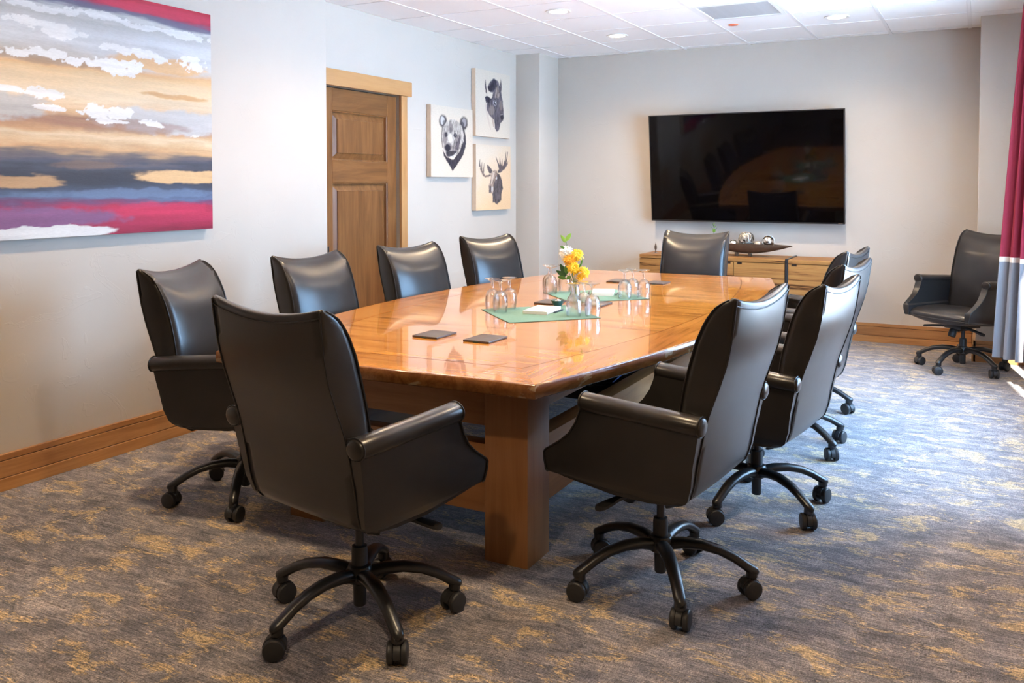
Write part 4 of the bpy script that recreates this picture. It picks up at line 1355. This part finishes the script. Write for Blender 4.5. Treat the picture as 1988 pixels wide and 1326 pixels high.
def chair_parts():
    """list of (name, mesh, parent index or None, upper?, loc, rotz-of-base?)"""
    out = []

    def reg(name, me, par=None, upper=True, loc=(0, 0, 0), rot=(0, 0, 0), spin=False):
        out.append((name, me, par, upper, loc, rot, spin))
        return len(out) - 1

    # --- backrest
    zl = list(np.linspace(0.372, 0.95, 22)) + [0.97, 0.99, 1.005, 1.02, 1.03, 1.038, 1.045, 1.051]
    NX = 14
    rings = []
    for z in zl:
        yr, yf, w = lerp_tab(REAR, z), lerp_tab(FRONT, z), lerp_tab(HWID, z)
        cr = 0.034 * sstep(0.38, 0.6, z) * (1 - 0.75 * sstep(0.9, 1.051, z))
        ring = []
        for i in range(NX + 1):
            x = -w + 2 * w * i / NX
            ring.append((x, yr - 0.007 * (1 - (x / w) ** 2), z + dip(x, z, w)))
        for i in range(1, 5):
            t = i / 5
            ring.append((w + 0.006 * math.sin(PI * t), yr + (yf - yr) * t, z + dip(w, z, w)))
        for i in range(NX + 1):
            x = w - 2 * w * i / NX
            ring.append((x, yf + cr * (1 - abs(x / w) ** 3.0), z + dip(x, z, w)))
        for i in range(1, 5):
            t = i / 5
            ring.append((-w - 0.006 * math.sin(PI * t), yf + (yr - yf) * t, z + dip(w, z, w)))
        rings.append(ring)
    top = rings[-1]
    n = len(top)
    ymid = sum(p[1] for p in top) / n
    for k, (dz, f) in enumerate(((0.004, 0.75), (0.006, 0.35))):
        rings.append([(p[0] * (1 - 0.006 * (k + 1)), ymid + (p[1] - ymid) * f, p[2] + dz) for p in top])
    m = MB().loft(rings, cap=False)
    # close top as a strip between the rear and front rows, bottom likewise
    base = (len(rings) - 1) * n
    rear = [base + i for i in range(NX + 1)]
    frnt = [base + NX + 5 + i for i in range(NX + 1)][::-1]
    for i in range(NX):
        m.f.append((rear[i], rear[i + 1], frnt[i + 1], frnt[i]))
    sideR = [base + NX] + [base + NX + i for i in range(1, 5)] + [base + NX + 5]
    m.f.append(tuple(sideR))
    sideL = [base + 2 * NX + 5] + [base + 2 * NX + 5 + i for i in range(1, 5)] + [base]
    m.f.append(tuple(sideL))
    m.f.append(tuple(range(n)))
    bk = reg('backrest', m.mesh('backrest', 'leather', angle=75))
    for sg in (-1, 1):
        zz = np.linspace(0.40, 1.049, 26)
        reg('piping', MB().tube([(sg * (lerp_tab(HWID, z) + 0.001), lerp_tab(REAR, z) - 0.001, z) for z in zz], 0.0024, 6).mesh('piping', 'piping_leather'), bk)
        zz = list(np.linspace(0.62, 0.99, 16)) + [1.01, 1.025, 1.035, 1.044, 1.050]
        reg('piping', MB().tube([(sg * (lerp_tab(HWID, z) + 0.001), lerp_tab(FRONT, z) + 0.001, z) for z in zz], 0.0030, 6).mesh('piping', 'piping_leather'), bk)
    z = 1.040
    w = lerp_tab(HWID, z)
    reg('top_seam', MB().tube([(x, lerp_tab(REAR, z) - 0.007 * (1 - (x / w) ** 2) - 0.0004, z - 0.006 + dip(x, z, w)) for x in np.linspace(-w, w, 20)], 0.0022, 6).mesh('top_seam', 'piping_leather'), bk)

    # --- seat
    prof = [(-0.19, 0.455), (-0.12, 0.480), (-0.02, 0.492), (0.10, 0.494), (0.20, 0.489), (0.26, 0.478), (0.288, 0.462), (0.298, 0.440), (0.297, 0.420), (0.288, 0.398), (0.26, 0.384), (0.18, 0.374), (0.05, 0.367),
            (-0.08, 0.366), (-0.15, 0.374), (-0.19, 0.40)]
    NXs = 18
    rings = []
    for i in range(NXs + 1):
        x = -0.256 + 0.512 * i / NXs
        e = abs(x) / 0.256
        ring = []
        for (y, z) in prof:
            top_ = z > 0.43
            zz = z - 0.010 * e ** 4 if top_ else z + (0.030 * e ** 2 if y > 0.1 else 0.02 * e ** 2)
            yy = y - (0.012 * e ** 3 if y > 0.2 else 0)
            ring.append((x, yy, zz))
        rings.append(ring)
    st_ = reg('seat', MB().loft(rings).mesh('seat', 'leather', angle=60))
    reg('piping', MB().tube([(-0.25 + 0.5 * i / 16, 0.299 - 0.012 * (abs(-1 + i / 8)) ** 3, 0.425 + 0.004 * (abs(-1 + i / 8)) ** 2) for i in range(17)], 0.0025, 6).mesh('piping', 'piping_leather'), st_)

    # --- arms
    rows = [(0.384, -0.125, 0.000), (0.389, -0.168, 0.035), (0.398, -0.188, 0.095), (0.408, -0.202, 0.170), (0.416, -0.209, 0.235), (0.422, -0.212, 0.292), (0.428, -0.214, 0.300), (0.47, -0.228, 0.301), (0.494, -0.231, 0.299), (0.505, -0.233, 0.290),
            (0.52, -0.235, 0.266), (0.546, -0.239, 0.228), (0.575, -0.246, 0.194), (0.617, -0.254, 0.166), (0.657, -0.262, 0.150), (0.69, -0.266, 0.143)]
    XO = [(0.384, 0.246), (0.40, 0.258), (0.43, 0.273), (0.47, 0.283), (0.52, 0.291), (0.60, 0.301), (0.69, 0.307)]
    NC = 10
    for sg in (-1, 1):
        grid_o, grid_i = [], []
        for (z, y0, y1) in rows:
            xo = lerp_tab(XO, z)
            xi = max(xo - 0.05, 0.236)
            if z > 0.5:
                xi = 0.252
            ys_ = [y0 + (y1 - y0) * j / NC for j in range(NC + 1)]
            # outer face gently crowned, rounded towards its border
            rowo = []
            for j, y in enumerate(ys_):
                e = min(j, NC - j) / (NC / 2)
                rowo.append((sg * (xo - 0.006 * (1 - min(1, e * 2.2)) ** 2), y, z))
            grid_o.append(rowo)
            grid_i.append([(sg * xi, y, z) for y in ys_])
        m = MB()
        N = NC + 1
        R_ = len(rows)
        vs_ = [p for r in grid_o for p in r] + [p for r in grid_i for p in r]
        fs = []
        K = R_ * N
        for i in range(R_ - 1):
            for j in range(NC):
                a = i * N + j
                fs.append((a, a + 1, a + N + 1, a + N))
                fs.append((a + K, a + N + K, a + N + 1 + K, a + 1 + K))
        per = [j for j in range(N)] + [i * N + NC for i in range(1, R_)] + [(R_ - 1) * N + j for j in range(NC - 1, -1, -1)] + [i * N for i in range(R_ - 2, 0, -1)]
        for i in range(len(per)):
            a, b_ = per[i], per[(i + 1) % len(per)]
            fs.append((a, a + K, b_ + K, b_))
        m.add(vs_, fs)
        ar = reg('armrest', m.mesh('armrest', 'leather', angle=50))
        # roll along the top
        rr_ = []
        path = [(-0.273, 0.664, 0.70), (-0.270, 0.6645, 0.90), (-0.262, 0.665, 1.0), (-0.16, 0.671, 1.02), (-0.05, 0.677, 1.0), (0.06, 0.683, 1.02), (0.138, 0.688, 1.0), (0.147, 0.6885, 0.92), (0.150, 0.689, 0.75)]
        for (y, z, s_) in path:
            ring = []
            for k in range(18):
                a = 2 * PI * k / 18
                ring.append((sg * 0.286 + 0.0375 * s_ * math.cos(a), y, z + 0.031 * s_ * math.sin(a)))
            rr_.append(ring)
        reg('arm_pad', MB().loft(rr_).mesh('arm_pad', 'leather', angle=50), ar)
        # piping round the roll ends and down the front edge
        for (y, z) in ((-0.264, 0.665), (0.140, 0.688)):
            reg('piping', MB().tube([(sg * 0.286 + 0.0380 * math.cos(t), y, z + 0.0315 * math.sin(t)) for t in np.linspace(0, 2 * PI, 25)[:-1]], 0.0025, 6, closed=True).mesh('piping', 'piping_leather'), ar)
        pts_ = [(sg * (lerp_tab(XO, z) - 0.003), y1 + 0.0005, z) for (z, y0, y1) in rows[5:]]
        reg('piping', MB().tube(pts_, 0.0028, 6).mesh('piping', 'piping_leather'), ar)

    # --- mechanism
    m = MB().box(-0.07, 0.07, -0.10, 0.12, 0.338, 0.368)
    mech = reg('tilt_mechanism', m.box(-0.035, 0.035, -0.04, 0.10, 0.318, 0.345).mesh('tilt_mechanism', 'black_metal', bevel=0.006))
    for sg in (-1, 1):
        m = MB()
        pth = [(sg * 0.05, 0.05, 0.347), (sg * 0.12, 0.07, 0.343), (sg * 0.17, 0.085, 0.338), (sg * 0.20, 0.095, 0.334), (sg * 0.235, 0.105, 0.329), (sg * 0.25, 0.108, 0.327)]
        wd = [0.012, 0.012, 0.012, 0.019, 0.021, 0.012]
        rgs = []
        for p, w_ in zip(pth, wd):
            h_ = 0.0085
            rgs.append([(p[0], p[1] - w_, p[2] - h_ * .5), (p[0], p[1] - w_ * .6, p[2] - h_), (p[0], p[1] + w_ * .6, p[2] - h_), (p[0], p[1] + w_, p[2] - h_ * .5), (p[0], p[1] + w_, p[2] + h_ * .5), (p[0], p[1] + w_ * .6, p[2] + h_), (p[0], p[1] - w_ * .6, p[2] + h_), (p[0], p[1] - w_, p[2] + h_ * .5)])
        reg('lever', m.loft(rgs).mesh('lever', 'black_plastic'), mech)
    reg('tension_knob', MB().lathe([(0.018, 0), (0.026, -0.012), (0.028, -0.05), (0.024, -0.062), (0.001, -0.063)], 20, c=(0, 0, 0)).mesh('tension_knob', 'black_plastic'), mech, True, (0, 0.105, 0.338), (0.35, 0, 0))
    reg('gas_piston', MB().lathe([(0.0135, 0.175), (0.0135, 0.322), (0.020, 0.324), (0.020, 0.34)], 20).mesh('gas_piston', 'dark_steel'))
    col = reg('column_sleeve', MB().lathe([(0.017, 0.048), (0.020, 0.052), (0.021, 0.12), (0.0255, 0.125), (0.0255, 0.228), (0.024, 0.233), (0.024, 0.240), (0.016, 0.242)], 24).mesh('column_sleeve', 'black_plastic'), None, False)
    reg('hub', MB().lathe([(0.030, 0.122), (0.042, 0.130), (0.043, 0.165), (0.036, 0.178), (0.0256, 0.182)], 24, cap=False).mesh('hub', 'black_metal'), col, False)

    # --- star base
    path = [(0.025, 0.150, 0.025, 0.022), (0.08, 0.160, 0.025, 0.019), (0.14, 0.160, 0.024, 0.0175), (0.20, 0.148, 0.0225, 0.0165), (0.25, 0.127, 0.021, 0.016), (0.285, 0.106, 0.0205, 0.016), (0.305, 0.094, 0.020, 0.0165), (0.320, 0.087, 0.0165, 0.0145), (0.328, 0.083, 0.007, 0.007)]
    rgs = []
    for i, (r, z, w_, h_) in enumerate(path):
        a0 = path[max(0, i - 1)]
        a1 = path[min(len(path) - 1, i + 1)]
        d = Vector((a1[0] - a0[0], 0, a1[1] - a0[1])).normalized()
        nrm = Vector((-d.z, 0, d.x))
        ring = []
        for k in range(14):
            a = 2 * PI * k / 14
            q = Vector((r, 0, z)) + Vector((0, 1, 0)) * (w_ * math.cos(a)) + nrm * (h_ * math.sin(a))
            ring.append(tuple(q))
        rgs.append(ring)
    leg = MB().loft(rgs).lathe([(0.017, 0.068), (0.0195, 0.070), (0.0195, 0.092)], 14, c=(0.306, 0, 0)).mesh('base_leg', 'black_metal', angle=50)
    # caster: hood plus two wheels, wheel axis along local y
    hood = []
    for k in range(13):
        a = PI * (-0.05 + 1.0 * k / 12)
        hood.append((math.cos(a), math.sin(a)))
    rgs = []
    for (rad, yy) in ((0.024, -0.0105), (0.0315, -0.0085), (0.0315, 0.0085), (0.024, 0.0105)):
        rgs.append([(-0.006 + rad * c, yy, 0.0292 + rad * s_ * 0.98) for c, s_ in hood] + [(-0.006 - 0.010, yy, 0.012), (-0.006 + 0.010, yy, 0.012)])
    hm = MB().loft(rgs)
    hm.lathe([(0.0115, 0.045), (0.0125, 0.056), (0.0125, 0.0625)], 14)
    hm.lathe([(0.0055, 0.060), (0.0055, 0.072)], 10)
    KS = 1.13
    hm.v = [(p[0] * KS, p[1] * KS, p[2] * KS) for p in hm.v]
    caster = hm.mesh('caster', 'black_plastic', angle=45)
    wh = []
    for (rad, yy) in ((0.012, 0.0105), (0.028, 0.0105), (0.0292, 0.0125), (0.0292, 0.0225), (0.0265, 0.0262), (0.018, 0.0280), (0.004, 0.0285)):
        wh.append([(-0.006 + rad * math.cos(2 * PI * k / 24), yy, 0.0292 + rad * math.sin(2 * PI * k / 24)) for k in range(24)])
    wh = [[(p[0] * KS, p[1] * KS, p[2] * KS) for p in r_] for r_ in wh]
    wheel = MB().loft(wh).mesh('wheel', 'black_plastic', angle=35)
    wh2 = [[(p[0], -p[1], p[2]) for p in r] for r in wh]
    wheel2 = MB().loft(wh2).mesh('wheel', 'black_plastic', angle=35)
    for k in range(5):
        a = 2 * PI * k / 5
        reg('base_leg', leg, None, False, (0, 0, 0), (0, 0, a), True)
    sw = [0.6, -1.9, 1.1, 2.4, -0.5]
    for k in range(5):
        a = 2 * PI * k / 5
        c_ = reg('caster', caster, None, False, (0.306, a, 0), (0, 0, sw[k]), 'caster')
        reg('wheel', wheel, c_, False)
        reg('wheel', wheel2, c_, False)
    return out


CHAIR = chair_parts()


def place_chair(x, y, deg, dz, base_deg, label, group=None):
    t = thing('office_chair', label, 'chair', (x, y, 0), math.radians(deg), group)
    b0 = math.radians(base_deg - deg)
    objs = []
    for (name, me, par, upper, loc, rot, spin) in CHAIR:
        o = put(name, me, objs[par] if par is not None else t)
        l = Vector(loc)
        r = list(rot)
        if spin == 'caster':
            a = loc[1] + b0
            l = Vector((loc[0] * math.cos(a), loc[0] * math.sin(a), 0))
            r = [0, 0, rot[2] + a]
        elif spin:
            r[2] += b0
        if upper and par is None:
            l.z += dz
        o.location = l
        o.rotation_euler = r
        objs.append(o)
    return t


gN, gL, gR = 'leather office chairs round the table', 'leather office chairs round the table', 'leather office chairs round the table'
place_chair(-1.725, 2.195, -10.4, 0.0, 40.4, 'dark leather office chair at the near table end, back to camera', gN)
place_chair(-0.953, 2.876, 83.5, -0.004, 12.0, 'dark leather office chair nearest on the window side of the table', gR)
place_chair(-0.829, 3.805, 82.0, -0.050, 36.0, 'dark leather office chair second from the camera on the window side', gR)
place_chair(-0.880, 4.764, 82.0, -0.052, 37.5, 'dark leather office chair third from the camera on the window side', gR)
place_chair(-0.975, 5.610, 83.0, -0.050, 67.0, 'dark leather office chair farthest along the window side, before the credenza', gR)
place_chair(-2.868, 2.842, -71.3, -0.022, 18.0, 'dark leather office chair nearest the painting on the left side', gL)
place_chair(-2.928, 3.695, -92.5, -0.042, 30.0, 'dark leather office chair in front of the wooden door, left of two', gL)
place_chair(-2.90, 4.57, -99.0, -0.042, 50.0, 'dark leather office chair in front of the wooden door, right of two', gL)
place_chair(-2.94, 5.60, -106.0, -0.044, 10.0, 'dark leather office chair below the animal prints', gL)
place_chair(-1.952, 6.42, 180.4, -0.030, 20.0, 'dark leather office chair at the far table end under the television', gN)
place_chair(-0.082, 7.322, 143.4, -0.018, 24.0, 'dark leather office chair alone in the corner by the curtain')


# ------------------------------------------------------------------ curtains
def curtain(label, bot, topl, z0, zband, ztop, waves, amp, phase):
    """bot/topl: (x0,y0,x1,y1) of the centre line at hem and heading"""
    t = thing('curtain', label, 'curtain', (bot[0], bot[1], 0), 0, 'window curtains')
    N = 90

    def pt(s, z):
        f = min(1, max(0, (z - z0) / (ztop - z0)))
        g = f ** 1.0
        x = (bot[0] + (bot[2] - bot[0]) * s) * (1 - g) + (topl[0] + (topl[2] - topl[0]) * s) * g
        y = (bot[1] + (bot[3] - bot[1]) * s) * (1 - g) + (topl[1] + (topl[3] - topl[1]) * s) * g
        dx, dy = bot[2] - bot[0], bot[3] - bot[1]
        L = math.hypot(dx, dy)
        nx, ny = dy / L, -dx / L
        a = amp * (1 - 0.55 * g ** 2)
        w_ = a * math.sin(2 * PI * waves * s + phase + 0.5 * math.sin(3 * f + s * 4)) + 0.25 * a * math.sin(2 * PI * waves * 2.3 * s + 1.0 + f)
        if f > 0.96:
            w_ *= 0.8
        return Vector((x + nx * w_ - bot[0], y + ny * w_ - bot[1], z)), Vector((nx, ny, 0))

    def piece(name, za, zb, rows, mat):
        A, B = [], []
        for i in range(rows + 1):
            z = za + (zb - za) * i / rows
            for j in range(N + 1):
                p, n_ = pt(j / N, z)
                A.append(tuple(p))
                B.append(tuple(p + n_ * 0.002))
        M = N + 1
        K = len(A)
        fs = []
        for i in range(rows):
            for j in range(N):
                a = i * M + j
                fs.append((a, a + 1, a + M + 1, a + M))
                fs.append((a + K, a + M + K, a + M + 1 + K, a + 1 + K))
        per = [j for j in range(M)] + [i * M + N for i in range(1, rows + 1)] + [rows * M + j for j in range(N - 1, -1, -1)] + [i * M for i in range(rows - 1, 0, -1)]
        for i in range(len(per)):
            a, b_ = per[i], per[(i + 1) % len(per)]
            fs.append((a, a + K, b_ + K, b_))
        MB().add(A + B, fs).obj(name, mat, t, angle=80)
    piece('lower_panel', z0, zband, 12, 'curtain_grey')
    piece('trim_band', zband, zband + 0.035, 2, 'curtain_band')
    piece('upper_panel', zband + 0.035, ztop, 24, 'curtain_red')
    return t


curtain('floor-length curtain with dark red upper, white band and grey lower part', (0.125, 6.88, 0.42, 6.58), (0.265, 6.88, 0.42, 6.60), 0.20, 0.862, 2.66, 4.5, 0.038, 0.4)
curtain('curtain at the right picture edge, only its grey foot showing', (0.225, 4.17, 0.42, 3.80), (0.33, 4.17, 0.42, 3.80), 0.20, 0.862, 2.66, 4.0, 0.036, 0.4)
rod = thing('curtain_rod', 'dark curtain rod along the window wall', 'rod', (0.40, 5.35, 2.672))
MB().tube([(0, -1.75, 0), (0, 1.65, 0)], 0.0095, 12).obj('pole', 'dark_steel', rod)
for yy in (-1.75, 1.65):
    MB().sphere((0, yy, 0), 0.02).obj('finial', 'dark_steel', rod)
for yy in (-1.6, 1.58):
    MB().tube([(0, yy, 0), (0.119, yy, 0)], 0.006, 8).obj('bracket', 'dark_steel', rod)
